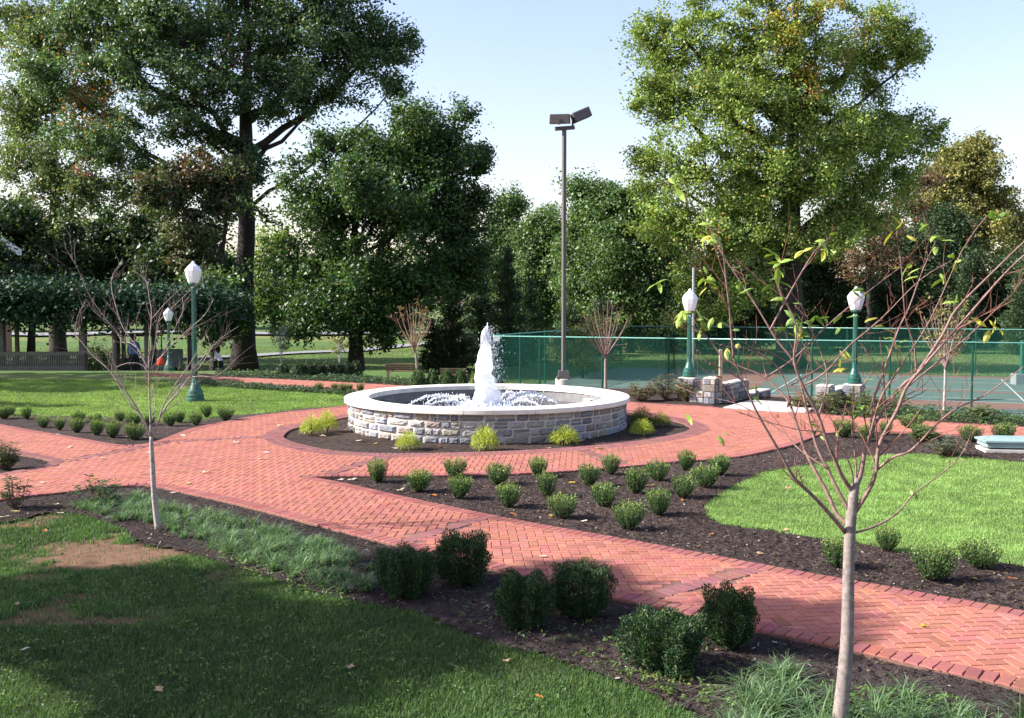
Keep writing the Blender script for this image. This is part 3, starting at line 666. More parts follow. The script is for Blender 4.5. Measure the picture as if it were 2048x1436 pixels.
# utility box on the right lawn
ux, uy = G(2025, 908); t = thing('utility_box', (ux+.56, uy+.5, 0), 'low grey-green metal utility box with sloped lid at the right edge of the lawn', 'utility box', rz=R(-8)); t.scale = (1, .55, .72)
mb = MB(); mb.box((0, 0, -.01), (1.66, 1.06, .1)); mb.build('concrete_pad', M['concrete'], t, bevel=.01)
mb = MB(); mb.box((0, 0, .14), (1.6, 1.0, .12)); mb.build('cabinet', M['boxmetal'], t, bevel=.01)
mb = MB(); mb.box((0, 0, .225), (1.68, 1.08, .05)); mb.box((0, 0, .275), (1.66, 1.06, .05), taper=.72); mb.build('lid', M['boxmetal'], t, bevel=.008)
mb = MB(); mb.box((.1, -.56, .2), (.12, .04, .09)); mb.box((.1, -.58, .17), (.05, .03, .05)); mb.build('latch', M['steel'], t)
# ------------------------------------------------------------------ benches
def bench(px, py, d, w, label, rz=0):
    x, y, _ = W(px, py, d); z = TZ(x, y); t = thing('park_bench', (x, y, z-.03), label, 'bench', 'wooden benches beyond the fountain', rz); t.scale = (1, 1, .62)
    for k, yy in enumerate((-.2, -.07, .06)): 
        mb = MB(); mb.box((0, yy, .44), (w, .11, .035)); mb.build('seat_slat', M['benchwood'], t)
    mb = MB()
    for zz in (.55, .68, .81): mb.box((0, .2+(zz-.5)*.25, zz), (w, .03, .11), rx=R(-14))
    mb.build('backrest', M['benchwood'], t)
    for s in (-1, 1):
        mb = MB(); mb.box((s*w*.46, -.2, .22), (.06, .06, .44)); mb.build('leg', M['tanwood'], t)
        mb = MB(); mb.box((s*w*.46, .16, .42), (.06, .06, .88), rx=R(-8)); mb.build('leg', M['tanwood'], t)
        mb = MB(); mb.box((s*w*.46, -.02, .64), (.06, .46, .04)); mb.build('arm_rest', M['tanwood'], t)
bench(803, 755, 34.2, 1.0, 'brown wooden bench left of the round hedge bushes behind the fountain', R(180))
bench(908, 740, 37.5, 1.0, 'low dark bench behind the row of round bushes and left of the jet', R(175))
# ------------------------------------------------------------------ pergola with vines, railing
pg = thing('pergola', (-20, 44, TZ(-20, 44)), 'long dark pergola roofed with vines at the left edge beyond the lawn', 'pergola')
pz = TZ(-20, 44); 
def PW(px, py, d): x, y, z = W(px, py, d); return (x+20, y-44, z-pz)
for px, d in ((2, 43), (33, 47), (113, 47), (165, 43), (228, 43), (246, 47), (292, 43), (306, 47), (378, 47)):
    x, y, z = PW(px, 640, d); mb = MB(); w = .26 if d == 43 and px < 200 else .15; zz = TZ(x-20, y+44)-pz
    mb.box((x, y, (z+zz)/2), (w, w, z-zz+.1)); mb.build('pergola_post', M['wood'], pg)
mb = MB()
for y in (-1, 3.2): mb.box((-.8, y, 2.55), (16.4, .12, .22))
mb.build('roof_beam', M['wood'], pg)
for k in range(20):
    mb = MB(); mb.box((-8+k*.78, 1.1, 2.72), (.08, 6.0, .16)); mb.build('rafter', M['wood'], pg)
rl = thing('railing', (-20, 42.6, TZ(-20, 42.6)), 'low weathered railing with balusters in front of the pergola', 'railing'); rz0 = TZ(-20, 42.6)
xa = W(-40, 740, 42.6)[0]+20; xb = W(170, 740, 42.6)[0]+20
zt_, zm = W(90, 707, 42.6)[2]-rz0, W(90, 737, 42.6)[2]-rz0
mb = MB(); mb.box(((xa+xb)/2, 0, zt_), (xb-xa, .14, .16)); mb.build('top_rail', M['wood'], rl)
mb = MB(); mb.box(((xa+xb)/2, 0, zm), (xb-xa, .1, .22)); mb.build('bottom_rail', M['wood'], rl)
n = 46; proto = None
for k in range(n):
    x = xa+(xb-xa)*(k+.5)/n
    if proto is None: mb = MB(); mb.box((0, 0, 0), (.06, .05, zt_-zm-.1)); proto = mb.build('baluster', M['wood'], rl, loc=(x, 0, (zt_+zm)/2))
    else: c = proto.copy(); col.objects.link(c); c.parent = rl; c.location = (x, 0, (zt_+zm)/2)
# ------------------------------------------------------------------ utility cart, bag, people
cx_, cy_ = W(300, 700, 45)[:2]; cz_ = TZ(cx_, cy_)-.04
ct = thing('utility_cart', (cx_, cy_, cz_), 'dark open utility cart with a roll cage and cargo box parked by the pergola', 'utility cart', rz=R(6))
mb = MB(); mb.box((-.1, 0, .55), (2.2, 1.2, .3)); mb.box((-.95, 0, .78), (.5, 1.15, .35), taper=.8); mb.build('body', M['cartdark'], ct, bevel=.03)
mb = MB(); mb.box((.85, 0, .98), (.95, 1.25, .72)); mb.build('cargo_box', M['cartgrey'], ct, bevel=.03)
mb = MB(); mb.box((-.3, 0, 1.98), (1.55, 1.2, .06)); mb.build('roof', M['cartdark'], ct, bevel=.02)
for x in (-1.0, .38):
    for y in (-.55, .55): mb = MB(); mb.tube([(x, y, .7), (x*1.0, y, 1.96)], .028, 8); mb.build('cage_post', M['cartdark'], ct)
mb = MB(); mb.box((-.1, 0, .78), (.5, 1.05, .16)); mb.box((.17, 0, 1.08), (.12, 1.05, .5), ry=R(8)); mb.build('seat', M['cartgrey'], ct, bevel=.03)
for x in (-.85, .8):
    for y in (-.6, .6):
        mb = MB(); mb.tube([(x, y-.1, .28), (x, y+.1, .28)], .28, 18); w_ = mb.build('wheel', M['rubber'], ct); mb = MB(); mb.tube([(x, y-.108, .28), (x, y+.108, .28)], .14, 12); mb.build('rim', M['steel'], w_)
mb = MB(); mb.tube([(-.55, .25, 1.0), (-.42, .25, 1.18)], .02, 6); mb.lathe([(.17, 0), (.19, .015), (.17, .03)], 16, (-.42, .25, 1.17)); mb.build('steering_wheel', M['rubber'], ct)
x, y, z = W(322, 733, 41.6); mb = MB(); mb.lathe([(.15, 0), (.17, .03), (.155, .2), (.12, .27), (.04, .30), (.06, .34)], 7); tag(mb.build('bag', M['orange'], loc=(x, y, TZ(x, y)+.28), smooth=True), 'orange red bag on the step beside the dark cart', 'bag')
mb = MB(); mb.box((0, 0, .12), (.7, .5, .36)); tag(mb.build('crate', M['cartdark'], loc=(x, y, TZ(x, y)-.04), bevel=.02), 'low dark crate under the orange red bag', 'crate')
def person(loc, rz, J, label, shirt, shz, pants_z):
    """J: joint dict in local metres; body grown as one skin"""
    names = list(J); idx = {n: i for i, n in enumerate(names)}
    E = [('pelvis', 'spine'), ('spine', 'chest'), ('chest', 'neck'), ('neck', 'head'), ('head', 'crown'), ('chest', 'shL'), ('shL', 'elL'), ('elL', 'haL'), ('chest', 'shR'), ('shR', 'elR'), ('elR', 'haR'), ('pelvis', 'hipL'), ('hipL', 'knL'), ('knL', 'anL'), ('anL', 'toL'), ('pelvis', 'hipR'), ('hipR', 'knR'), ('knR', 'anR'), ('anR', 'toR')]
    me = bpy.data.meshes.new('person'); me.from_pydata([J[n][0] for n in names], [(idx[a], idx[b]) for a, b in E], []); me.update()
    o = bpy.data.objects.new('person', me); col.objects.link(o)
    m = o.modifiers.new('skin', 'SKIN'); m.use_smooth_shade = True
    for n in names:
        v = me.skin_vertices[0].data[idx[n]]; r = J[n][1]; v.radius = r if hasattr(r, '__len__') else (r, r); v.use_root = n == 'pelvis'
    s = o.modifiers.new('sub', 'SUBSURF'); s.levels = 2; s.render_levels = 2
    dg = bpy.context.evaluated_depsgraph_get(); dg.update(); m2 = bpy.data.meshes.new_from_object(o.evaluated_get(dg)); col.objects.unlink(o); bpy.data.objects.remove(o)
    o = bpy.data.objects.new('person', m2); col.objects.link(o); o.location = loc; o.rotation_euler = (0, 0, rz)
    m2.materials.clear()
    for k in ('skin', 'trousers', 'shoe'): m2.materials.append(M[k])
    m2.materials.append(M[shirt])
    hd = Vector(J['head'][0]); hands = [Vector(J['haL'][0]), Vector(J['haR'][0])]
    for p in m2.polygons:
        c = p.center
        if (c-hd).length < .17 or min((c-h).length for h in hands) < .13: k = 0
        elif c.z < .09: k = 2
        elif c.z < pants_z: k = 1
        else: k = 3
        p.material_index = k
    tag(o, label, 'person')
    h = MB(); cr = Vector(J['crown'][0]); dirh = (cr-hd).normalized(); c = hd+dirh*.035+Vector(J['hairoff'][0] if 'hairoff' in J else (0, 0, 0))
    bm = bmesh.new(); bmesh.ops.create_uvsphere(bm, u_segments=14, v_segments=10, radius=.118); bmesh.ops.translate(bm, verts=bm.verts, vec=c); mm = bpy.data.meshes.new('hair'); bm.to_mesh(mm); bm.free()
    mm.polygons.foreach_set('use_smooth', [True]*len(mm.polygons)); link('hair', mm, M['hair'], o)
    return o
J1 = dict(pelvis=((0, 0, .95), (.15, .12)), spine=((-.06, 0, 1.10), (.15, .12)), chest=((-.2, 0, 1.30), (.17, .14)), neck=((-.30, 0, 1.42), (.06, .06)), head=((-.37, 0, 1.48), (.10, .095)), crown=((-.43, 0, 1.55), (.07, .07)),
    shL=((-.22, .17, 1.32), (.075, .07)), elL=((-.22, .2, 1.04), (.05, .05)), haL=((-.40, .15, .86), (.035, .045)), shR=((-.22, -.17, 1.32), (.075, .07)), elR=((-.26, -.2, 1.04), (.05, .05)), haR=((-.42, -.13, .88), (.035, .045)),
    hipL=((.0, .1, .86), (.11, .11)), knL=((-.03, .11, .5), (.07, .07)), anL=((.03, .11, .09), (.045, .045)), toL=((-.14, .12, .04), (.04, .04)), hipR=((.0, -.1, .86), (.11, .11)), knR=((.02, -.12, .5), (.07, .07)), anR=((.10, -.12, .09), (.045, .045)), toR=((-.06, -.13, .04), (.04, .04)))
px_, py_ = W(442, 720, 46.5)[:2]; person((px_, py_, TZ(px_, py_)-.03), R(20), J1, 'person in a white shirt and dark trousers leaning forward left of the big trunk', 'shirtwhite', 0, .98)
J2 = dict(J1); J2.update(spine=((0, 0, 1.12), (.14, .12)), chest=((0, 0, 1.36), (.17, .13)), neck=((0, 0, 1.53), (.055, .055)), head=((-.01, 0, 1.64), (.10, .095)), crown=((0, 0, 1.74), (.07, .07)), shL=((0, .19, 1.42), (.07, .07)), elL=((.02, .24, 1.14), (.048, .048)), haL=((-.14, .2, .95), (.035, .045)), shR=((0, -.19, 1.42), (.07, .07)), elR=((.03, -.24, 1.14), (.048, .048)), haR=((-.12, -.2, .93), (.035, .045)))
px_, py_ = W(268, 720, 43.6)[:2]; person((px_, py_, TZ(px_, py_)-.03), R(-60), J2, 'person in a blue shirt standing in the shade in front of the dark cart', 'shirtblue', 0, .96)
# house at the far left edge
hx = W(27, 500, 56)[0]; t = thing('house', (hx-5.2*math.cos(R(27))-4.5*math.sin(R(27)), 56-5.2*math.sin(R(27))+4.5*math.cos(R(27)), -.35), 'house gable with pinkish wall and white trim peeking out at the left edge', 'house', rz=R(27))
mb = MB(); mb.add([(-5, -4, 0), (5, -4, 0), (5, 4, 0), (-5, 4, 0), (-5, -4, 6.0), (5, -4, 6.0), (5, 4, 6.0), (-5, 4, 6.0), (0, -4, 9.6), (0, 4, 9.6)], [(0, 1, 5, 8, 4), (2, 3, 7, 9, 6), (1, 2, 6, 5), (3, 0, 4, 7)]); mb.build('wall', M['housewall'], t)
for s in (-1, 1):
    mb = MB(); mb.add([(0, -4.5, 9.75), (0, 4.5, 9.75), (s*5.6, 4.5, 5.75), (s*5.6, -4.5, 5.75), (0, -4.5, 9.95), (0, 4.5, 9.95), (s*5.6, 4.5, 5.95), (s*5.6, -4.5, 5.95)], [(0, 1, 2, 3), (4, 5, 6, 7), (0, 3, 7, 4), (1, 2, 6, 5), (2, 3, 7, 6)]); mb.build('roof', M['roof'], t)
    mb = MB(); mb.add([(0, -4.52, 9.95), (s*5.6, -4.52, 5.95), (s*5.6, -4.52, 5.5), (0, -4.52, 9.5), (0, -4.6, 9.95), (s*5.6, -4.6, 5.95), (s*5.6, -4.6, 5.5), (0, -4.6, 9.5)], [(0, 1, 2, 3), (4, 5, 6, 7), (0, 1, 5, 4), (2, 3, 7, 6)]); mb.build('barge_board', M['trim'], t)
mb = MB(); mb.box((2.5, -4.03, 3.6), (1.1, .08, 1.5)); w_ = mb.build('window', M['trim'], t); mb = MB(); mb.box((2.5, -4.08, 3.6), (.9, .04, 1.3)); mb.build('pane', M['lens'], w_)
# ------------------------------------------------------------------ leaves
def unit(v): return v/(np.linalg.norm(v, axis=1, keepdims=True)+1e-9)
def leafmesh(P, size, C, up=.6, asp=.55, axis_=None, droop=0, out=None, name='crown'):
    n = len(P); N = rng.normal(size=(n, 3)); N[:, 2] = N[:, 2]+up*1.5
    if out is not None: N = N+out
    N = unit(N); D = rng.normal(size=(n, 3)) if axis_ is None else axis_+rng.normal(size=(n, 3))*.35
    D = D-N*(D*N).sum(1, keepdims=True)*(1 if axis_ is None else .0); D[:, 2] -= droop; D = unit(D); S = unit(np.cross(N, D))
    s = (np.broadcast_to(size, n)*rng.uniform(.65, 1.3, n))[:, None]
    V = np.stack([P-D*s*.5, P+S*s*asp*.5, P+D*s*.5, P-S*s*asp*.5], 1).reshape(-1, 3)
    return npmesh(name, V, np.arange(n*4).reshape(-1, 4), np.repeat(np.clip(C, 0, 1), 4, 0), False)
def pal(n, cols, w, jit=.18):
    c = np.array(cols)[rng.choice(len(cols), n, p=np.array(w)/sum(w))]; return c*(1+rng.normal(size=(n, 1))*jit)+rng.normal(size=(n, 3))*.004
OAK = ([(.055, .105, .042), (.085, .15, .06), (.13, .20, .085), (.14, .10, .03)], [4, 4, 2.5, .3])
OAKL = ([(.10, .155, .06), (.145, .20, .075), (.20, .25, .095), (.22, .10, .04)], [3, 4, 3, .35])
MAPLE = ([(.030, .068, .020), (.046, .098, .026), (.095, .155, .037), (.18, .16, .035)], [4, 4, 1.5, .15])
BRIGHT = ([(.125, .19, .045), (.185, .26, .055), (.25, .33, .075), (.32, .23, .035)], [3, 4, 3, .35])
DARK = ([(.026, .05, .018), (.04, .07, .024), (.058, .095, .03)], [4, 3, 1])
MID = ([(.06, .11, .036), (.085, .145, .045), (.12, .185, .058)], [3, 4, 2])
YEL = ([(.18, .19, .055), (.26, .23, .07), (.13, .15, .045), (.34, .27, .09)], [4, 3, 3, 1])
RED = ([(.17, .085, .06), (.22, .12, .075), (.14, .10, .06), (.11, .12, .05)], [3, 3, 3, 2])
CONI = ([(.03, .06, .028), (.05, .085, .038), (.08, .115, .055)], [3, 4, 2])
def tree(name, label, px, Y, lobes, trunk_r, palette, leaf=.24, ncl=260, per=260, clr=.95, limbs=None, zbase=None, forkz=.35, cat='tree', group=None, bend=0, up=.5, m='leaf', accents=(), trunkx=None, core=.55, asp=.55):
    """lobes: (px, py, rx_px, ry_px, depth_offset, weight) read at distance Y"""
    x0 = W(px, 700, Y)[0]; z0 = TZ(x0, Y)-.1 if zbase is None else zbase; k = Y/F
    t = thing(name, (x0, Y, z0), label, cat, group)
    Ls = [(np.array([W(a, b, Y)[0]-x0, dof, W(a, b, Y)[2]-z0]), np.array([rx*k, (rx+ry)*.5*k*.9, ry*k]), w) for a, b, rx, ry, dof, w in lobes]
    top = max(c[2]+r[2]*.3 for c, r, w in Ls); fz = top*forkz
    mb = MB(); tr = [Vector((0, 0, 0)), Vector((bend*.3, 0, fz*.5)), Vector((bend, 0, fz)), Vector((bend*1.3, .2, fz+(top-fz)*.5)), Vector((bend*1.1, 0, top))]
    prof = [trunk_r*1.45, trunk_r, trunk_r*.85, trunk_r*.42, trunk_r*.1]
    rr = []; pp = []
    for i in range(len(tr)-1):
        for j in range(4):
            q = j/4; pp.append(tr[i].lerp(tr[i+1], q)+Vector((random.gauss(0, .04), random.gauss(0, .04), 0))*(i > 0)); rr.append(prof[i]*(1-q)+prof[i+1]*q)
    rr[0] *= 1.25; mb.tube(pp, rr, 12)
    allp = []; allc = []; outn = []
    for c, r, w in Ls:                         # one limb into each lobe, twigs to its clumps
        n = max(5, int(ncl*w/sum(l[2] for l in Ls))); s = np.array([bend, 0, max(fz*.8, min(c[2]-np.hypot(c[0], c[1])*.8, top*.8))]); e = c
        mid = (s+e)/2+np.array([0, 0, -.08*np.linalg.norm(e-s)]); limb = [s*(1-q)**2+2*mid*q*(1-q)+e*q*q+rng.normal(size=3)*.12*(0 < q < 1) for q in np.linspace(0, 1, 8)]
        lr = trunk_r*.48*min(1, (w/3+.4)); mb.tube(limb, [lr*(1-.75*i/7) for i in range(8)], 7)
        lim = np.array(limb[2:])
        d = unit(rng.normal(size=(n, 3))); rad = rng.random(n)**.5*rng.uniform(.75, 1.22, n); C = c+d*r*rad[:, None]*.95
        for i in range(n):
            a = lim[np.argmin(((lim-C[i])**2).sum(1))]; 
            if i % 2 == 0 or n < 40: mb.tube([a, (a+C[i])/2+np.array([0, 0, -.1]), C[i]], [lr*.16+.012, lr*.1+.01, .008], 4, cap=False)
        m_ = int(per*(1)); rc = clr*rng.uniform(.5, 1.35, n)
        Pn = rng.normal(size=(n, m_, 3)); Pn = Pn/np.linalg.norm(Pn, axis=2, keepdims=True)*(rng.random((n, m_, 1))**.55)*rng.uniform(.8, 1.3, (n, m_, 1))
        st3 = rng.uniform(.55, 1.4, (n, 1, 3))*np.array([1, 1, .66]); P = C[:, None]+Pn*rc[:, None, None]*st3
        sh = rng.normal(size=(n, 1, 2))*.35; P[:, :, 2:3] += ((P-C[:, None])[:, :, :2]*sh).sum(2, keepdims=True)
        colr = pal(n*m_, *palette).reshape(n, m_, 3)*rng.uniform(.78, 1.25, (n, 1, 1))
        nx2 = int(n*m_*.28); dx = unit(rng.normal(size=(nx2, 3)))*(rng.random((nx2, 1))**.42)*rng.uniform(.85, 1.16, (nx2, 1)); px3 = c+dx*r
        g3 = np.sin(px3[:, 0]*1.9+c[0])+np.sin(px3[:, 1]*2.3)+np.sin(px3[:, 2]*2.1+px3[:, 0]*1.1)+.8*np.sin(px3[:, 0]*4.3+px3[:, 2]*3.7); kk = g3 > .15; px3 = px3[kk]; allp.append(px3); allc.append(pal(len(px3), *palette)); outn.append(dx[kk]*.6)
        allp.append(P.reshape(-1, 3)); allc.append(colr.reshape(-1, 3)); outn.append((Pn*.9).reshape(-1, 3))
    P = np.concatenate(allp); C = np.concatenate(allc); O = np.concatenate(outn)
    for (ax, ay, ar, ac, am) in accents:       # autumn patches
        q = np.array([W(ax, ay, Y)[0]-x0, 0, W(ax, ay, Y)[2]-z0]); dd = np.hypot(P[:, 0]-q[0], P[:, 2]-q[2]); k_ = (dd < ar*k*rng.uniform(.5, 1.2, len(P))) & (rng.random(len(P)) < am); C[k_] = np.array(ac)*rng.uniform(.7, 1.3, (k_.sum(), 1))
    keep = P[:, 2] > .25; P, C, O = P[keep], C[keep], O[keep]
    if trunk_r > .02: mb.build('trunk', M['bark'], t, smooth=True)
    link('crown', leafmesh(P, leaf, C, up, asp, out=O), M[m], t)
    return t
YO, OR_, RD = (.42, .30, .05), (.42, .17, .05), (.36, .09, .06)
# the big oak
tree('oak_tree', 'tallest dark oak with a thick forked trunk, left of centre, overhanging the lawn', 487, 57, [(200, -60, 150, 120, 0, 3), (330, 60, 150, 110, -2, 4), (480, 40, 150, 120, 2, 4), (620, 40, 130, 100, 0, 3.5), (745, 90, 95, 80, 1, 2.4), (560, 180, 130, 60, -1, 2.4), (640, 195, 70, 35, 1, .9), (400, 190, 130, 80, -3, 2.6), (300, 160, 120, 90, -2, 2.4), (480, -140, 260, 110, 0, 4), (700, -60, 120, 100, 0, 2.5), (640, 110, 150, 70, 1, 2.2), (260, 290, 110, 70, -3, 1.8), (180, 60, 110, 90, 1, 2), (400, 270, 90, 40, -1, 1.2), (150, 180, 80, 60, -2, 1.2), (360, 60, 120, 90, 3, 2), (790, 170, 45, 25, 0, .3), (520, 340, 20, 40, -1, .25)], .52, OAK, .205, 460, 300, .98, forkz=.45, bend=.3, accents=((230, 230, 60, OR_, .3), (500, 130, 40, RD, .1)))
tree('oak_tree', 'paler oak at the far left with a forked trunk and reddish leaf sprays', 116, 66, [(60, 40, 110, 110, 0, 3), (40, 190, 90, 80, 2, 2.2), (120, 130, 90, 70, -2, 2), (70, 330, 90, 60, 0, 1.6), (190, 380, 110, 55, -1, 1.9), (60, 430, 120, 50, 0, 2), (190, 290, 60, 45, 0, 1), (180, 210, 70, 50, 0, 1.2), (200, 470, 130, 45, -2, 2), (330, 420, 80, 40, -1, 1), (270, 350, 100, 60, 3, 1.6), (0, 250, 70, 100, 2, 1.5), (20, 520, 90, 60, 0, 1.5), (150, 540, 120, 50, 2, 1.6)], .42, OAKL, .21, 340, 280, 1.05, forkz=.36, accents=((195, 340, 22, RD, .6), (165, 190, 45, OR_, .5), (185, 290, 16, RD, .6), (260, 460, 30, OR_, .4), (330, 490, 28, RD, .35), (180, 130, 40, OR_, .4)))
tree('ornamental_tree', 'slender tree with red-tinged leaves in front of the big trunk', 425, 52.5, [(400, 350, 75, 42, 0, 2.2), (330, 380, 60, 40, -1, 1.4), (440, 400, 50, 60, 0, 1.3), (380, 460, 70, 50, 0, 1.5), (470, 340, 35, 30, 0, .8), (400, 530, 60, 60, 0, 1)], .16, ([(.075, .10, .045), (.11, .14, .06), (.15, .085, .055), (.05, .075, .03)], [4, 4, 2, 3]), .19, 120, 220, .75, forkz=.55, bend=.6, accents=((400, 330, 50, (.2, .09, .06), .3),))
tree('maple_tree', 'dense dark maple with a rounded crown left of the fountain jet', 712, 52, [(800, 300, 130, 85, 0, 3.5), (700, 300, 95, 60, 1, 1.8), (860, 260, 95, 55, 0, 1.6), (650, 420, 110, 100, -2, 3), (770, 430, 140, 110, -2, 4), (890, 420, 110, 100, 1, 3.2), (610, 540, 90, 80, -1, 2), (700, 570, 120, 90, -3, 3), (820, 570, 120, 80, -1, 2.6), (900, 540, 90, 70, 1, 1.8), (650, 640, 90, 35, -2, 1.4), (780, 650, 80, 40, -1, 1.2), (570, 610, 40, 50, 0, .7), (945, 330, 50, 60, 0, .8), (760, 390, 60, 60, -5, 1), (840, 340, 120, 90, 0, 2.5), (930, 480, 70, 90, 0, 1.6)], .36, MAPLE, .195, 430, 330, .98, forkz=.28, accents=((960, 440, 20, YO, .2),))
tree('tulip_tree', 'huge bright green tree with yellow patches filling the upper right', 1580, 56, [(1560, 80, 170, 100, -2, 4), (1380, 90, 110, 90, 0, 2.5), (1320, 200, 85, 70, -1, 1.8), (1450, 230, 150, 90, -3, 3.5), (1620, 220, 140, 90, 0, 3), (1740, 110, 110, 80, 1, 2.2), (1760, 250, 90, 80, 1, 1.8), (1400, 360, 140, 90, -2, 3), (1560, 360, 140, 80, -3, 3), (1700, 380, 120, 80, 0, 2.4), (1450, 480, 110, 70, -3, 2), (1600, 480, 90, 55, -3, 1.4), (1400, 560, 70, 60, -1, 1), (1840, 260, 70, 35, 1, .9), (1800, 40, 60, 70, 1, 1), (1820, 110, 40, 50, 0, .5), (1290, 80, 50, 60, 0, .8), (1500, -60, 200, 80, 0, 3), (1290, 320, 40, 40, 0, .5), (1700, 440, 70, 50, -2, .9), (1450, 600, 90, 50, -2, 1), (1370, 640, 60, 40, -1, .6), (1500, 160, 120, 90, -2, 2), (1680, 300, 110, 80, -2, 2), (1340, 440, 90, 80, -2, 1.6), (1820, 330, 50, 60, 1, .8), (1500, 420, 130, 70, 0, 2)], .62, BRIGHT, .18, 600, 330, .95, forkz=.36, accents=((1610, 45, 32, YO, .65), (1530, 60, 26, YO, .5), (1590, 170, 28, YO, .7), (1680, 120, 25, YO, .4), (1590, 215, 14, OR_, .5), (1730, 40, 30, YO, .4), (1540, 110, 30, YO, .4), (1400, 500, 40, YO, .18), (1480, 290, 40, YO, .15)))
# right distance
tree('plane_tree', 'tall yellowing tree against the sky at the far right', 1930, 96, [(1940, 340, 80, 55, 0, 2), (1900, 330, 50, 40, 0, 1), (1980, 420, 70, 60, 0, 2), (1880, 400, 60, 60, 0, 1.5), (1930, 470, 90, 60, -2, 2), (1960, 300, 45, 25, 0, .8), (2040, 480, 50, 60, 0, 1.2)], .4, YEL, .3, 240, 240, 1.2, forkz=.4)
tree('red_leaved_tree', 'small brownish red tree at the right, below the yellowing tree', 1735, 76, [(1740, 460, 75, 45, 0, 2), (1810, 420, 50, 45, 0, 1), (1740, 520, 80, 45, 0, 1.4), (1840, 370, 40, 35, 0, .7), (1690, 430, 40, 40, 0, .6)], .2, RED, .2, 100, 130, .9, forkz=.45)
BG = 'background trees beyond the tennis court'
for a in [(1880, 88, [(1880, 470, 60, 60, 0, 2), (1890, 560, 80, 80, 0, 2), (1870, 640, 80, 60, 0, 2)], DARK, 'dark tree between the red tree and the yellowing tree'),
          (1990, 84, [(1990, 560, 80, 80, 0, 2), (1960, 650, 80, 50, 0, 2), (2060, 620, 60, 80, 0, 2)], DARK, 'dark tree at the far right below the yellowing crown'),
          (1780, 82, [(1790, 600, 90, 60, 0, 2), (1760, 660, 90, 40, 0, 2), (1810, 510, 70, 60, 0, 2)], DARK, 'dark low tree behind the right lamp globe'),
          (1650, 80, [(1660, 590, 80, 70, 0, 2), (1680, 660, 80, 45, 0, 2), (1640, 500, 60, 50, 0, 1.5)], DARK, 'dark tree right of the huge green tree trunk'),
          (1500, 78, [(1510, 600, 90, 70, 0, 2), (1470, 660, 90, 45, 0, 2), (1520, 520, 70, 60, 0, 1.5)], DARK, 'dark tree left of the huge green tree trunk'),
          (1370, 76, [(1370, 590, 80, 80, 0, 2), (1350, 660, 90, 45, 0, 2)], DARK, 'dark tree behind the left pedestal lamp'),
          (1260, 72, [(1270, 430, 80, 70, 0, 2), (1240, 520, 90, 70, 0, 2.4), (1300, 600, 80, 80, 0, 2.4), (1230, 620, 70, 70, 0, 2), (1320, 480, 60, 80, 0, 2)], MID, 'rounded green tree right of the floodlight pole'),
          (1190, 78, [(1200, 420, 60, 60, 0, 2), (1170, 500, 80, 70, 0, 2.4), (1180, 590, 80, 70, 0, 2.2), (1150, 380, 30, 30, 0, .4)], MID, 'green tree directly behind the floodlight pole'),
          (1090, 84, [(1090, 470, 55, 55, 0, 2), (1080, 550, 70, 70, 0, 2.2), (1060, 620, 60, 60, 0, 2)], MID, 'lower green tree left of the floodlight pole'),
          (1020, 90, [(1020, 410, 32, 22, 0, 1), (1010, 470, 45, 45, 0, 1.4), (990, 540, 55, 60, 0, 1.6), (1000, 620, 60, 70, 0, 2)], MID, 'pale thin-topped tree at the right edge of the maple'),
          (1560, 92, [(1600, 560, 120, 100, 0, 2), (1440, 560, 120, 100, 0, 2), (1750, 570, 120, 90, 0, 2)], DARK, 'broad dark tree mass behind the huge green tree')]:
    px, Y, lb, pa, label = a; tree('broadleaf_tree', label, px, Y, lb, .22, pa, .25, 170, 290, 1.3, group=BG, forkz=.3)
def conifer(px, Y, ptop, hw_px, label, pa=CONI, n=None, zb=None, grp='evergreens beyond the fountain'):
    x0 = W(px, 700, Y)[0]; z0 = TZ(x0, Y)-.1; H = W(px, ptop, Y)[2]-z0; Rb = hw_px*Y/F
    t = thing('conifer_tree', (x0, Y, z0), label, 'evergreen tree', grp)
    mb = MB(); mb.tube([(0, 0, 0), (0, 0, H*.97)], [.03*H+.05, .01], 8)
    P = []; A = []; lay = int(H/.34)
    for i in range(lay):
        z = .35+(H-.35)*i/lay; rr = Rb*(1-z/H)**.8*random.uniform(.7, 1.2)+.06; nb_ = max(5, int(5+rr*5)); ph = random.random()*6
        for k in range(nb_):
            a = ph+6.283*k/nb_+random.gauss(0, .15); L = rr*random.uniform(.75, 1.12); zj = z+random.gauss(0, .22); e = np.array([math.cos(a)*L, math.sin(a)*L, zj+L*random.uniform(-.1, .45)]); s = np.array([0, 0, max(.1, zj-.2)])
            if i % 2 == 0: mb.tube([s, e], [.02, .005], 3, cap=False)
            m_ = int(20+L*62); q = rng.random(m_)**.6; p = s+(e-s)*q[:, None]+rng.normal(size=(m_, 3))*np.array([.15, .15, .12])*(1.15-.4*q[:, None]); P.append(p); A.append(np.tile(unit((e-s)[None])+np.array([[0, 0, .25]]), (m_, 1)))
    P = np.concatenate(P); A = np.concatenate(A); mb.build('trunk', M['bark'], t)
    link('crown', leafmesh(P, .2, pal(len(P), *pa), .3, .32, axis_=A), M['leafdull'], t); return t
conifer(1015, 58, 488, 46, 'feathery evergreen with upright tip right of the fountain jet')
conifer(1062, 62, 560, 40, 'shorter evergreen between the jet and the floodlight pole')
conifer(962, 60, 545, 45, 'dark evergreen just left of the fountain jet')
conifer(905, 55, 575, 52, 'low dark evergreen behind the thin reddish young tree', ([(.03, .045, .018), (.05, .06, .028)], [3, 2]))
conifer(868, 56, 640, 40, 'small dark evergreen at the left end of the evergreen row', ([(.03, .045, .018), (.05, .06, .028)], [3, 2]))
conifer(1140, 66, 600, 50, 'broad evergreen behind the left part of the court fence')
conifer(1205, 68, 590, 45, 'evergreen behind the court fence right of the floodlight pole')
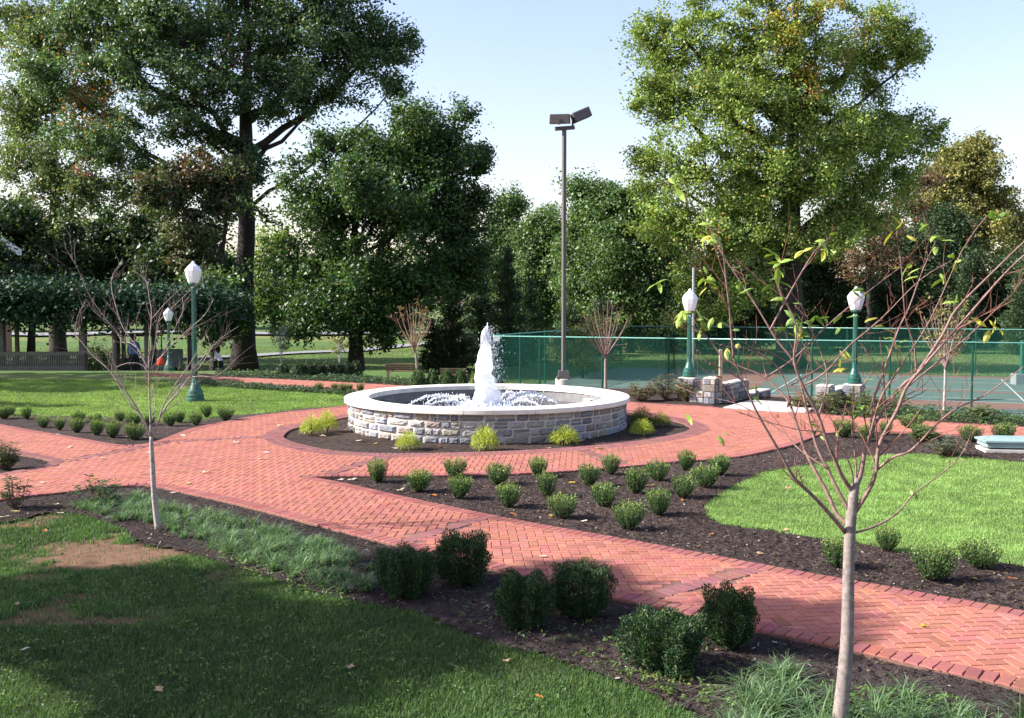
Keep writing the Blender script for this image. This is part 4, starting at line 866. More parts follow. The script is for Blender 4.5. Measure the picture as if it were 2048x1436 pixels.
conifer(2036, 70, 515, 42, 'light green evergreen at the far right edge', ([(.06, .10, .045), (.08, .12, .055)], [3, 2]))
conifer(1925, 72, 520, 36, 'dark pointed evergreen left of the light green one at the far right')
# left understorey around the pergola
LU = 'trees round the pergola'
for a in [(60, 58, [(40, 520, 90, 60, 0, 2), (130, 540, 90, 55, 0, 2), (20, 450, 70, 50, 0, 1.5), (60, 600, 90, 40, 0, 1.4)], DARK, 'dark tree behind the left end of the pergola'),
          (230, 60, [(230, 480, 110, 60, 0, 2.4), (320, 530, 100, 60, 0, 2.2), (180, 560, 100, 60, 0, 2), (400, 500, 70, 60, 0, 1.5)], DARK, 'dark tree rising behind the middle of the pergola'),
          (380, 54, [(390, 590, 60, 50, 0, 2), (340, 540, 70, 60, 0, 2), (430, 560, 45, 60, 0, 1.4)], DARK, 'dark tree behind the near left lamp post, leaning trunk'),
          (425, 50, [(420, 600, 40, 45, 0, 1), (440, 640, 25, 30, 0, .5)], MID, 'small tree with a leaning trunk between lamp and big trunk')]:
    px, Y, lb, pa, label = a; tree('broadleaf_tree', label, px, Y, lb, .2 if px != 425 else .14, pa, .26, 110, 230, 1.0, group=LU, forkz=.5, bend=.4)
for px, Y, lb, r_, pa, label in [(548, 150, [(550, 490, 45, 40, 0, 2), (530, 540, 50, 45, 0, 2), (600, 560, 50, 60, 0, 2), (520, 600, 50, 50, 0, 2)], .3, BRIGHT, 'pale green distant tree in the gap right of the big trunk'),
                          (450, 155, [(450, 560, 70, 60, 0, 2), (400, 600, 80, 50, 0, 2)], .3, MID, 'distant tree across the road behind the big trunk'),
                          (300, 150, [(290, 570, 90, 70, 0, 2), (220, 600, 90, 50, 0, 2)], .3, MID, 'distant tree across the road behind the cart'),
                          (120, 145, [(120, 580, 90, 70, 0, 2), (30, 590, 90, 60, 0, 2)], .3, MID, 'distant tree across the road behind the pergola posts'),
                          (700, 150, [(700, 570, 90, 80, 0, 2), (790, 580, 80, 80, 0, 2)], .3, MID, 'distant tree across the road behind the maple trunk'),
                          (900, 140, [(900, 560, 90, 90, 0, 2), (1000, 580, 80, 90, 0, 2)], .3, DARK, 'distant tree across the road behind the evergreens')]:
    tree('broadleaf_tree', label, px, Y, lb, r_, pa, .55, 90, 130, 2.0, group='distant trees across the road', forkz=.3)
tree('broadleaf_tree', 'small dark leafy tree at the left edge just behind the pergola roof', 0, 51, [(0, 570, 50, 42, 0, 2), (-30, 520, 40, 50, 0, 1.5)], .12, DARK, .2, 60, 260, .9, group=LU, forkz=.5)
# small saplings
def sapling(px, Y, ptop, hw, label, pa, nleaf, name='sapling', grp=None):
    x0 = W(px, 700, Y)[0]; z0 = TZ(x0, Y)-.04; H = W(px, ptop, Y)[2]-z0; r = hw*Y/F
    t = thing(name, (x0, Y, z0), label, 'young tree', grp); mb = MB(); mb.tube([(0, 0, 0), (.02, 0, H*.5), (0, 0, H)], [.03, .022, .008], 6); P = []
    for i in range(26):
        z = H*random.uniform(.42, .85); a = random.random()*6.283; e = np.array([math.cos(a)*r*random.uniform(.4, 1), math.sin(a)*r*random.uniform(.4, 1), min(H*1.02, z+H*.22)]); mb.tube([(0, 0, z*.9), e*np.array([.6, .6, 1])-np.array([0, 0, .1]), e], [.01, .007, .003], 4, cap=False); P.append(e+rng.normal(size=(nleaf//26, 3))*r*.22)
    mb.col = (.16, .12, .09); mb.build('stem', M['barklight'], t, colored=True); P = np.concatenate(P)
    link('foliage', leafmesh(P, .09, pal(len(P), *pa), .3, .5), M['leaf'], t); return t
sapling(678, 44, 680, 14, 'thin pale sapling in front of the maple trunk', YEL, 500)
sapling(561, 46, 655, 22, 'small staked sapling on the meadow right of the big trunk', MID, 1300)
tree('small_tree', 'small yellow-green tree seen through the court fence by the floodlight pole', 1165, 47.5, [(1165, 690, 45, 35, 0, 2), (1190, 660, 40, 30, 0, 1.5), (1120, 700, 30, 35, 0, 1), (1170, 720, 50, 22, 0, 1), (1225, 715, 25, 12, 0, .4)], .06, ([(.12, .15, .04), (.16, .18, .05), (.2, .17, .05)], [3, 3, 1]), .11, 80, 70, .42, forkz=.2)
# vines on the pergola, creeper in front
n = 60000; P = np.column_stack([rng.uniform(-9.5, 7.6, n), rng.uniform(-2.2, 4.6, n), 2.85+rng.normal(size=n)*.34]); P[:, 2] += .95*fbm(P[:, :2], .35, 2)
P[: n//4, 2] -= rng.random(n//4)**2*1.1; P[: n//4, 1] = rng.normal(size=n//4)*.35-1.5
link('vine', leafmesh(P, .19, pal(n, [(.014, .045, .025), (.024, .062, .032), (.035, .08, .03)], [4, 3, 1]), .8, .6), M['leafdull'], pg)
def bushpile(name, label, cat, x, y, r, h, n, pa, leaf, asp=.5, grp=None, z=None, m='leaf'):
    zb = TZ(x, y)-.04 if z is None else z; t = thing(name, (x, y, zb), label, cat, grp); d = unit(rng.normal(size=(n, 3))); d[:, 2] = np.abs(d[:, 2]); rad = .75+.3*rng.random(n)
    bump_ = 1+.16*np.sin(d[:, 0]*7+x)*np.cos(d[:, 1]*6+y); P = d*rad[:, None]*bump_[:, None]*np.array([r, r, h])
    P[:, 2] = np.maximum(P[:, 2], .02); mb = MB()
    for k in range(7): a = random.random()*6.28; mb.tube([(0, 0, 0), (math.cos(a)*r*.3, math.sin(a)*r*.3, h*.5), (math.cos(a)*r*.7, math.sin(a)*r*.7, h*.85)], [.015, .01, .004], 5)
    mb.build('stems', M['bark'], t); link('foliage', leafmesh(P, leaf, pal(n, *pa), .3, asp, out=d*1.2), M[m], t); return t
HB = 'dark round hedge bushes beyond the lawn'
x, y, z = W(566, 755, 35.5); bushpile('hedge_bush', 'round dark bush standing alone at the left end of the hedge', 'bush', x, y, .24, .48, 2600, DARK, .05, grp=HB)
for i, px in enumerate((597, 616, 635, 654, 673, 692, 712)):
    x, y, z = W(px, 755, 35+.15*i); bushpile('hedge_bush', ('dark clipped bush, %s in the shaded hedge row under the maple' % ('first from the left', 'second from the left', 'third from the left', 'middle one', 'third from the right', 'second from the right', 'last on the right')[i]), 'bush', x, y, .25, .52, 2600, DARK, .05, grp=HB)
HB2 = 'round boxwoods lined up behind the fountain'
for px, r_, lb in ((836, .27, 'largest round boxwood at the left end of the row behind the fountain'), (866, .22, 'second round boxwood from the left behind the fountain'), (894, .24, 'third round boxwood from the left behind the fountain'), (922, .23, 'fourth round boxwood from the left behind the fountain, by the jet')):
    x, y, z = W(px, 770, 31.6); bushpile('round_boxwood', lb, 'boxwood', x, y, r_, .50, 3000, ([(.04, .085, .02), (.06, .12, .028)], [3, 2]), .045, grp=HB2)
x, y, z = W(949, 770, 31.4); bushpile('yellow_shrub', 'yellow-green shrub directly left of the water jet', 'shrub', x, y, .16, .42, 1600, ([(.16, .2, .03)], [1]), .05)
x, y, z = W(1018, 770, 31.8); bushpile('yellow_shrub', 'yellow-green shrub right of the water jet behind the rim', 'shrub', x, y, .3, .42, 2200, ([(.16, .2, .03), (.1, .14, .03)], [1, 1]), .05)
x, y, z = W(994, 770, 31.7); bushpile('dark_shrub', 'dark shrub between the jet and the yellow-green shrub', 'shrub', x, y, .2, .35, 1500, DARK, .05)
# shrubs by the pergola
for px, d, r_, h_, pa, lb in ((190, 44.5, 1.0, 1.5, MID, 'leafy shrub at the right end of the railing'), (110, 47.5, 1.5, 1.1, BRIGHT, 'sunlit shrub behind the pergola railing'), (400, 47.5, .9, .5, DARK, 'low dark shrub beside the person in white'), (470, 48.5, 1.4, .45, DARK, 'low dark shrub at the foot of the big trunk'), (350, 46.5, .8, .55, DARK, 'low dark shrub right of the cart')):
    x, y, z = W(px, 740, d); bushpile('shrub', lb, 'shrub', x, y, r_, h_, 2600, pa, .09)
for px, d, r_, h_, lb in ((60, 49, 2.0, 1.3, 'added dark shrub mass in place of shade behind the left half of the railing'), (205, 50, 1.7, 1.5, 'added dark shrub in place of shade between the railing end and the cart'), (255, 52, 1.6, 1.2, 'added dark shrub in place of shade behind the utility cart')):  # low dark shrubs added to stand for the shade under the pergola
    x, y, z = W(px, 740, d); bushpile('shrub', lb, 'shrub', x, y, r_, h_, 4200, DARK, .1)
# ------------------------------------------------------------------ boxwoods
def boxwood_proto(h=.34, w=.19, n=1000, leaf=.02, seed=0):
    V = []; st_ = MB(); P = []; A = []
    for k in range(80):
        a = random.random()*6.283; q = math.sqrt(random.random()); e = Vector((math.cos(a)*q*w, math.sin(a)*q*w, h*random.uniform(.8, 1.05)*(1-.2*q*q))); s = Vector((math.cos(a)*q*w*.18, math.sin(a)*q*w*.18, 0))
        mid = s.lerp(e, .5)+Vector((math.cos(a), math.sin(a), 0))*w*.18*q; st_.tube([s, mid, e], [.0045, .003, .0012], 3, cap=False)
        m_ = n//80; t = rng.uniform(.22, 1.03, m_)[:, None]; s_, m2, e_ = np.array(s), np.array(mid), np.array(e)
        p = s_*(1-t)**2+2*m2*t*(1-t)+e_*t*t; P.append(p+rng.normal(size=(m_, 3))*.013); A.append(np.tile(unit((e_-m2)[None]), (m_, 1)))
    P = np.concatenate(P); A = np.concatenate(A); t = np.clip(P[:, 2]/h, 0, 1)[:, None]
    c = pal(len(P), [(.08, .155, .04), (.105, .19, .048), (.05, .10, .03)], [3, 2, 2])
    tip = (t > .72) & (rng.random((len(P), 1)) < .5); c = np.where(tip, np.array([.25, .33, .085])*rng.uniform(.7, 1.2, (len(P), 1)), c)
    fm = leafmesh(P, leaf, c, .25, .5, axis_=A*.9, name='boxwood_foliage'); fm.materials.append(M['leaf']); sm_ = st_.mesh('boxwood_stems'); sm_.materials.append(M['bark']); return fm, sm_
BX = [boxwood_proto(h, w, 2600, .022) for h, w in ((.34, .20), (.32, .185), (.36, .19), (.33, .205), (.35, .175))]
def boxwood(px, pyb, wpx, hpx, label, grp, i, z=0):
    x, y = G(px, pyb, z); k = y/F; fm, sm_ = BX[i % 5]; t = thing('boxwood', (x, y+.03, TZ(x, y)-.035), label, 'boxwood', grp, random.random()*6.28)
    s = 1.08*wpx*k/.40*random.uniform(.9, 1.1); sz = (hpx*k*1.02+.02)/.34; t.scale = (s, s*random.uniform(.82, 1.15), sz); t.rotation_euler = (random.uniform(-.1, .1), random.uniform(-.1, .1), random.random()*6.28)
    link('foliage', fm, parent=t); link('stems', sm_, parent=t); return t
GB = 'young boxwoods in the wedge-shaped mulch bed'
for i, (a, b, w_, h_, lb) in enumerate([
    (755, 961, 50, 46, 'boxwood nearest the left tip of the wedge-shaped mulch bed'), (838, 980, 54, 45, 'second boxwood from the bed tip, in front of the brick ring'),
    (908, 952, 50, 36, 'boxwood half hidden behind another, below the middle golden shrub'), (917, 994, 54, 48, 'boxwood in front, left of the light gap below the golden shrubs'),
    (997, 965, 58, 40, 'wide boxwood by the brick edge with a brown twig at its right'), (1017, 1011, 60, 48, 'boxwood with a long dark shadow, third in the front row'),
    (1077, 950, 42, 40, 'narrow upright boxwood overlapping the brick ring below the right golden shrub'), (1095, 990, 52, 46, 'boxwood just behind the one beside the yellow leaf'),
    (1123, 1033, 60, 50, 'boxwood beside the long yellow fallen leaf in the front row'), (1178, 968, 54, 42, 'boxwood right of the small yellow leaf in the bed middle'),
    (1222, 946, 42, 40, 'small boxwood at the brick edge, centre of the bed'), (1207, 1010, 60, 50, 'boxwood in the middle row left of the tallest front one'),
    (1273, 983, 55, 48, 'round full boxwood in the centre right of the bed'), (1258, 1056, 64, 58, 'tallest boxwood in the front row, nearest the diagonal path'),
    (1317, 958, 48, 38, 'low boxwood at the back right of the bed'), (1320, 1028, 62, 54, 'boxwood at the front right with dark soil shadow toward the lawn'),
    (1371, 938, 46, 42, 'bright boxwood against the brick ring at the back right'), (1366, 992, 50, 42, 'boxwood left of the lawn corner'),
    (1413, 973, 56, 48, 'boxwood by the lawn corner in the middle row'), (1441, 948, 54, 40, 'last boxwood on the right of the bed beside the ring path')]):
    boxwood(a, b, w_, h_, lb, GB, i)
GB2 = 'boxwoods between the diagonal path and the right lawn'
for i, (a, b, w_, h_, lb) in enumerate([(1676, 1131, 74, 60, 'boxwood left of the foreground sapling trunk, at the lawn edge'), (1776, 1098, 58, 50, 'boxwood right of the foreground sapling trunk, at the lawn edge'), (1870, 1156, 92, 68, 'largest boxwood at the right, with a dark shadow on the mulch'), (1960, 1131, 76, 56, 'boxwood nearest the right edge, in front of the lawn')]):
    boxwood(a, b, w_, h_, lb, GB2, i)
GB3 = 'boxwoods along the left lawn edge'
L3B = [(8, 835, 34, 26), (20, 828, 26, 20), (53, 836, 26, 25), (85, 853, 28, 24), (118, 858, 27, 24), (157, 842, 30, 22), (153, 863, 32, 30), (190, 848, 30, 22), (192, 869, 32, 34), (224, 873, 36, 34), (240, 840, 26, 20), (264, 850, 36, 28), (268, 877, 42, 30), (298, 848, 26, 22), (341, 850, 28, 26), (358, 843, 26, 24), (392, 848, 28, 28), (413, 832, 26, 24), (451, 840, 32, 30)]
pos = ['at the left picture edge', 'behind the one at the left picture edge', 'standing alone near the left edge', 'small one, fourth in line from the left edge', 'just right of the fourth, above two pale leaves', 'in the back of the first close pair', 'in front of the first close pair', 'in the back of the second close pair', 'in front of the second close pair, tall', 'full one left of the bare tree stem', 'small dark one behind, left of the bare tree', 'broad one behind the bare tree branches', 'lowest one, nearest the left path corner', 'behind the forking bare tree stems', 'left of the lamp base, in front', 'left of the lamp base, behind', 'below the green lamp base', 'small one just below the lamp base, at the back', 'last on the right, standing alone on the mulch edge']
for i, ((a, b, w_, h_), p_) in enumerate(zip(L3B, pos)): boxwood(a, b, w_, h_, 'boxwood %s' % p_, GB3, i)
GB4 = 'tiny boxwoods by the back path'
for i, (a, b, w_, h_) in enumerate([(638, 781, 19, 17), (669, 779, 18, 14), (686, 783, 19, 17), (699, 780, 15, 14), (721, 782, 17, 17)]):
    boxwood(a, b, w_, h_, 'tiny boxwood by the back path, %s of five' % ('leftmost', 'second from the left', 'middle', 'second from the right', 'rightmost')[i], GB4, i)
GB5 = 'shrubs in the right bed between the brick walks'
for i, (a, b, w_, h_, lb) in enumerate([(1688, 872, 54, 36, 'boxwood left of the sapling stems in the right bed'), (1735, 880, 40, 34, 'boxwood among the sapling stems in the right bed'), (1772, 868, 34, 26, 'small boxwood in the middle of the right bed'), (1845, 874, 46, 30, 'boxwood beside the grey-leaved shrub in the right bed'), (1826, 856, 60, 28, 'spreading boxwood at the back of the right bed'), (1942, 882, 54, 34, 'boxwood left of the utility box'), (2012, 880, 54, 38, 'boxwood behind the utility box at the right edge')]):
    boxwood(a, b, w_, h_, lb, GB5, i)
# ------------------------------------------------------------------ golden thread-leaf shrubs
def goldproto(seed, dull=1.0):
    V = []; Fc = []; C = []; b = 0
    for k in range(1500):
        a = random.random()*6.283; q = random.random()**.5; r = .27*q; h = .30*(1-.55*q*q)*random.uniform(.75, 1.12); L = random.uniform(.05, .11)
        p = Vector((math.cos(a)*r*.85, math.sin(a)*r*.85, h*random.uniform(.35, 1))); d = Vector((math.cos(a)*(q+.15), math.sin(a)*(q+.15), random.uniform(-.25, .9))).normalized(); s = Vector((-math.sin(a), math.cos(a), random.uniform(-.6, .6))).normalized()*random.uniform(.0022, .0042)
        m_ = p+d*L*.5; e = p+d*L+Vector((0, 0, -L*.35)); V += [p-s, p+s, m_+s, m_-s, e]; Fc += [(b, b+1, b+2, b+3)]; C += [np.array([.46, .52, .075])*random.uniform(.45, 1.15)*dull]*5; b += 5
    F3 = [(i*5+3, i*5+2, i*5+4) for i in range(len(Fc))]
    me = npmesh('golden_foliage', np.array([tuple(v) for v in V]), [np.array(Fc), np.array(F3)], np.array(C)); me.materials.append(M['grass'])
    st_ = MB()
    for k in range(9): a = random.random()*6.28; st_.tube([(0, 0, 0), (math.cos(a)*.08, math.sin(a)*.08, .12), (math.cos(a)*.18, math.sin(a)*.18, .2)], [.006, .004, .002], 4)
    sm_ = st_.mesh('golden_stems'); sm_.materials.append(M['bark']); return me, sm_
GO = [goldproto(k) for k in range(3)]; GOD = goldproto(5, .42)
GG = 'golden thread-leaf shrubs round the fountain'
for i, (a, b, w_, h_, lb, g_) in enumerate([(623, 868, 52, 42, 'golden shrub at the left tip bed, front one of the pair', 0), (654, 862, 48, 46, 'golden shrub at the left of the fountain, back one of the pair', 0), (816, 897, 54, 40, 'small golden shrub in front of the left, sunlit part of the stone wall', 0), (970, 899, 64, 52, 'biggest golden shrub at the centre front of the fountain wall', 0), (1129, 886, 68, 38, 'wide golden shrub in front of the shaded stone wall', 0), (1285, 868, 54, 33, 'golden shrub at the right end of the fountain, front', 0), (1285, 850, 50, 42, 'darker green thread-leaf shrub right behind the fountain end', 1), (1322, 852, 46, 32, 'dark green thread-leaf shrub at the right tip of the fountain bed', 1)]):
    x, y = G(a, b); k = y/F; fm, sm_ = GOD if g_ else GO[i % 3]; t = thing('golden_shrub' if not g_ else 'thread_leaf_shrub', (x, y+.05, -.03), lb, 'shrub', GG if not g_ else None, random.random()*6); s = w_*k/.58; t.scale = (s, s, h_*k/.30)
    link('foliage', fm, parent=t); link('stems', sm_, parent=t)
# ------------------------------------------------------------------ dark yews in the foreground bed
def yewproto(n=20000, w=.27, h=.46, seed=0):
    d = unit(rng.normal(size=(n, 3))); rad = .5+.5*rng.random(n)**.45; e = np.sign(d)*np.abs(d)**.72; e = e/np.max(np.abs(e), axis=1, keepdims=True)*np.linalg.norm(d, axis=1, keepdims=True)*.5+d*.55
    lump = 1+.15*np.sin(d[:, 0]*9+seed)+.12*np.cos(d[:, 1]*8+seed*2)+.08*np.sin(d[:, 2]*11)
    P = e*rad[:, None]*lump[:, None]*np.array([w*1.12, w*1.12, h*.5]); P[:, 2] += h*.53; low = P[:, 2] < h*.42; P[low, :2] *= (.6+.4*np.clip(P[low, 2:3]/(h*.42), 0, 1)); P[:, 2] = np.maximum(P[:, 2], .01)
    c = pal(n, [(.016, .04, .016), (.028, .065, .02), (.055, .11, .032)], [4, 3, 1.2]); tip = rng.random(n) < .05; c[tip] = np.array([.13, .19, .05])
    A = unit(d+np.array([0, 0, .5])+rng.normal(size=d.shape)*.35); fm = leafmesh(P, .026, c, .1, .42, axis_=A, name='yew_foliage'); fm.materials.append(M['leafdull'])
    st_ = MB()
    for k in range(24): a = random.random()*6.28; q = random.random()**.5; st_.tube([(0, 0, 0), (math.cos(a)*.05*q, math.sin(a)*.05*q, h*.2), (math.cos(a)*w*.8*q, math.sin(a)*w*.8*q, h*.8)], [.009, .007, .002], 5)
    sm_ = st_.mesh('yew_stems'); sm_.materials.append(M['bark']); return fm, sm_
YW = [yewproto(24000, .27, .46, s) for s in (0, 2.1, 4.4)]
for i, (a, b, w_, h_, lb) in enumerate([(804, 1193, 120, 104, 'leftmost dark yew in the foreground bed, in full shade'), (924, 1168, 116, 106, 'sunlit yew beside the brick path, second from the left'), (1048, 1256, 118, 116, 'shaded yew nearer the lawn, third from the left'), (1164, 1232, 118, 112, 'very dark yew close to the brick path'), (1333, 1342, 158, 124, 'widest yew, nearest the camera, with a pale dusty foot'), (1464, 1296, 110, 128, 'tall yew at the right overlapping the brick path')]):
    x, y = G(a, b); k = (y+.1)/F; fm, sm_ = YW[i % 3]; t = thing('yew_shrub', (x, y+.12, -.04), lb, 'shrub', 'dark yew shrubs in the foreground bed', i*1.3+.4); s = w_*k/.70; t.scale = (s, s, h_*k/.52)
    link('foliage', fm, parent=t); link('stems', sm_, parent=t)
# ------------------------------------------------------------------ rhododendrons
def rhodo(px, pyb, wpx, hpx, lb, z=0, leafc=([(.05, .09, .03), (.08, .12, .04), (.12, .10, .04)], [4, 3, 1]), n=26, name='rhododendron', grp=None, at=None, L=.085):
    if at is None: x, y = G(px, pyb, z)
    else: x, y = at
    k = y/F; w, h = wpx*k/2, hpx*k; t = thing(name, (x, y, TZ(x, y)-.035), lb, 'rhododendron', grp); mb = MB(); mb.col = (.10, .07, .05); P = []; A = []
    for i in range(n):
        a = random.random()*6.283; q = random.random()**.5; e = Vector((math.cos(a)*q*w, math.sin(a)*q*w, h*random.uniform(.3, 1)*(1-.25*q))); m_ = e*.5+Vector((0, 0, -.03)); mb.tube([(0, 0, 0), m_, e], [.007, .005, .003], 5, cap=False)
        for c in range(2):
            ee = np.array(e)*(1 if c == 0 else .78)
            for j in range(7):
                b = j*.9+random.random()*.5; d = np.array([math.cos(b), math.sin(b), random.uniform(-.25, .5)]); P.append(ee+d*L*.5); A.append(d)
    P = np.array(P); A = np.array(A); nn = len(P); N = unit(np.column_stack([-A[:, 0]*.4, -A[:, 1]*.4, np.ones(nn)])+rng.normal(size=(nn, 3))*.25); D = unit(A); S = unit(np.cross(N, D)); s = (L*rng.uniform(.7, 1.2, nn))[:, None]
    V = np.stack([P-D*s*.5, P-D*s*.12+S*s*.17, P+D*s*.25+S*s*.14, P+D*s*.5, P+D*s*.25-S*s*.14, P-D*s*.12-S*s*.17], 1).reshape(-1, 3); V[:, 2] += 0
    c = np.repeat(pal(nn, *leafc), 6, 0); link('foliage', npmesh('foliage', V, np.arange(nn*6).reshape(-1, 6), c), M['leaf'], t); mb.build('branches', M['barklight'], t, colored=True); return t
rhodo(188, 1003, 92, 66, 'straggly rhododendron by the path edge left of the thin bare tree', n=26, L=.075)
rhodo(8, 935, 62, 66, 'bushy rhododendron on the left bed tip between the brick walks', n=60, L=.07)
rhodo(28, 1012, 60, 80, 'sparse rhododendron at the left edge in front of the path', n=22, L=.075, leafc=([(.05, .09, .03), (.10, .09, .045), (.16, .08, .05)], [3, 2, 1]))
RG = 'leggy rhododendrons right of the fountain'
for i, (px, w_, h_, d) in enumerate([(1282, 62, 44, 26.4), (1330, 70, 58, 26.8), (1372, 56, 46, 26.2)]):
    x, y, z = W(px, 800, d); rhodo(px, 0, w_, h_, ('leftmost leggy rhododendron behind the fountain end', 'tallest leggy rhododendron in the middle, behind the fountain end', 'leggy rhododendron in front of the left lamp pedestal')[i], n=60, at=(x, y), grp=RG, leafc=([(.09, .12, .05), (.14, .13, .06), (.17, .09, .05)], [3, 2, 2]), L=.1)
for i, (px, w_, h_, d) in enumerate([(1668, 66, 40, 24.8), (1712, 80, 44, 24.4), (1742, 50, 34, 23.8), (1610, 60, 26, 24.6)]):
    x, y, z = W(px, 815, d); rhodo(px, 0, w_, h_, ('rhododendron behind the branches at the right stone wall', 'wide rhododendron under the right pedestal lamp', 'small rhododendron right of the right pedestal lamp', 'low rhododendron beside the landing')[i], n=56, at=(x, y), grp='rhododendrons under the right lamp', leafc=([(.08, .12, .045), (.12, .14, .06), (.16, .10, .05)], [4, 2, 1]), L=.095)
for px, w_, h_, d, lb in ((1655, 60, 46, 23.2, 'leafy rhododendron at the corner where the ring path meets the right walk'), (1790, 70, 40, 23.6, 'rhododendron behind the right walk, below the thin grey stem'), (1965, 70, 34, 22.0, 'rhododendron behind the right walk near the picture edge'), (1850, 54, 30, 18.6, 'low rhododendron between boxwoods in the right bed')):
    x, y, z = W(px, 830, d); rhodo(px, 0, w_, h_, lb, n=60, at=(x, y), grp='rhododendrons along the right walk', leafc=([(.09, .14, .05), (.13, .17, .06), (.16, .11, .05)], [4, 3, 1]), L=.085)
rhodo(1890, 908, 84, 44, 'grey-leaved shrub with dry brown foot in the right bed', n=70, name='grey_shrub', leafc=([(.09, .12, .07), (.13, .14, .08), (.2, .14, .09)], [4, 2, 1]), L=.06)
# ------------------------------------------------------------------ liriope and weeds
def blades(P, H, lean, wd_, C, seg=3, ang=None):
    n = len(P); a = rng.random(n)*6.283 if ang is None else ang; d = np.column_stack([np.cos(a), np.sin(a), np.zeros(n)]); s = np.column_stack([-np.sin(a), np.cos(a), np.zeros(n)])
    H = np.broadcast_to(H, n)[:, None]; lean = np.broadcast_to(lean, n)[:, None]; wd_ = np.broadcast_to(wd_, n)[:, None]; vs = []
    up_ = np.array([0, 0, 1.0])
    for k in range(seg+1):
        t = k/seg; c = P+d*lean*H*t**1.6+up_*H*(t-(.62*lean*t**3)); w = wd_*(1-t**1.5)*.5
        if k < seg: vs += [c-s*w, c+s*w]
        else: vs += [c]
    m_ = seg*2+1; V = np.stack(vs, 1).reshape(-1, 3); b = np.arange(n)[:, None]*m_
    q = [b+np.array([[2*k, 2*k+1, 2*k+3, 2*k+2]]) for k in range(seg-1)]; tr_ = b+np.array([[2*seg-2, 2*seg-1, 2*seg]])
    fs = ([np.concatenate(q)] if q else [])+[tr_]; return V, fs, np.repeat(C, m_, 0)
def scatter(poly, n, dens=None):
    lo, hi = poly.min(0), poly.max(0); out_ = []
    tot = 0
    for _ in range(60):
        P = lo+(hi-lo)*rng.random((n, 2)); k = inpoly(P, poly)
        if dens is not None: k &= rng.random(n) < dens(P)
        out_.append(P[k]); tot += k.sum()
        if tot >= n: break
    return np.concatenate(out_)[:n]
def liriope(name, label, polypx, ncl, L=(.12, .24)):
    poly = GP(polypx); cl = scatter(poly, ncl); m_ = 48; P = np.repeat(cl, m_, 0)+rng.normal(size=(ncl*m_, 2))*.022; n = len(P)
    P3 = np.column_stack([P, np.full(n, -.03)]); C = pal(n, [(.08, .15, .055), (.12, .20, .085), (.20, .28, .15)], [4, 3, 1.5])
    V, fs, C = blades(P3, rng.uniform(*L, n)*np.repeat(rng.uniform(.7, 1.15, ncl), m_), rng.uniform(.45, 1.5, n), rng.uniform(.006, .011, n), C, 4); o = link(name, npmesh(name, V, fs, C), M['grass']); return tag(o, label, 'ground cover', kind='stuff')
liriope('liriope_cover', 'band of strappy grey-green liriope along the left foreground bed', [(150, 1010), (200, 990), (290, 990), (330, 1010), (440, 1030), (560, 1062), (700, 1098), (745, 1130), (745, 1188), (640, 1170), (520, 1130), (400, 1085), (340, 1062), (330, 1040), (230, 1040)], 200)
liriope('liriope_cover', 'strappy liriope clumps at the bottom right round the sapling trunk', [(1440, 1390), (1520, 1345), (1600, 1350), (1680, 1372), (1780, 1400), (1900, 1420), (2060, 1445), (2100, 1560), (1500, 1560), (1440, 1440)], 60, (.2, .34))
def weeds(name, label, polypx, n, pa, s=.035, z=-.03, hh=.07):
    P = scatter(GP(polypx), n); P3 = np.column_stack([P, z+rng.random(n)**2*hh]); P3 = np.repeat(P3, 6, 0)+rng.normal(size=(n*6, 3))*np.array([.022, .022, .008]); o = link(name, leafmesh(P3, s, pal(n*6, *pa), 1.4, .4, name=name), M['leaf']); return tag(o, label, 'weeds', kind='stuff')
WEED = ([(.10, .17, .035), (.14, .22, .045), (.07, .12, .03)], [3, 2, 2])
weeds('weeds', 'bright green weeds in the mulch in front of the yews', [(1130, 1300), (1250, 1270), (1400, 1330), (1500, 1330), (1750, 1380), (1900, 1440), (1500, 1460), (1400, 1410), (1250, 1350)], 420, WEED)
weeds('weeds', 'thick bright green weeds at the bottom right beside the sapling trunk', [(1720, 1395), (1830, 1378), (1930, 1412), (1980, 1470), (1720, 1480), (1600, 1450)], 260, WEED, .04, hh=.10)
weeds('weeds', 'sparse dark weeds between the shaded yews', [(870, 1190), (1000, 1170), (1250, 1240), (1400, 1260), (1550, 1310), (1300, 1300), (1100, 1290), (900, 1240)], 130, MID)
weeds('weeds', 'low green weeds along the lawn and liriope edge', [(450, 1090), (560, 1125), (720, 1190), (700, 1215), (560, 1165), (440, 1120)], 160, WEED)
weeds('ivy_cover', 'dark ivy strip along the back path', [(400, 757), (480, 768), (600, 776), (700, 783), (760, 790), (740, 794), (640, 785), (500, 777), (400, 768)], 1500, ([(.05, .09, .04), (.08, .12, .06)], [2, 1]), .08, .0, .1)
weeds('ivy_cover', 'ivy strip under the big trunk behind the back path', [(430, 742), (600, 748), (780, 758), (900, 765), (900, 772), (760, 767), (560, 757), (430, 750)], 1500, ([(.05, .09, .04), (.08, .12, .06)], [2, 1]), .09, .0, .12)
weeds('groundcover', 'low green groundcover in front of the court fence at the right', [(1640, 832), (1700, 824), (1850, 822), (2060, 836), (2400, 856), (2400, 880), (2048, 851), (1850, 840), (1700, 831)], 2200, ([(.06, .11, .04), (.09, .15, .05)], [2, 1]), .07, -.03, .22)
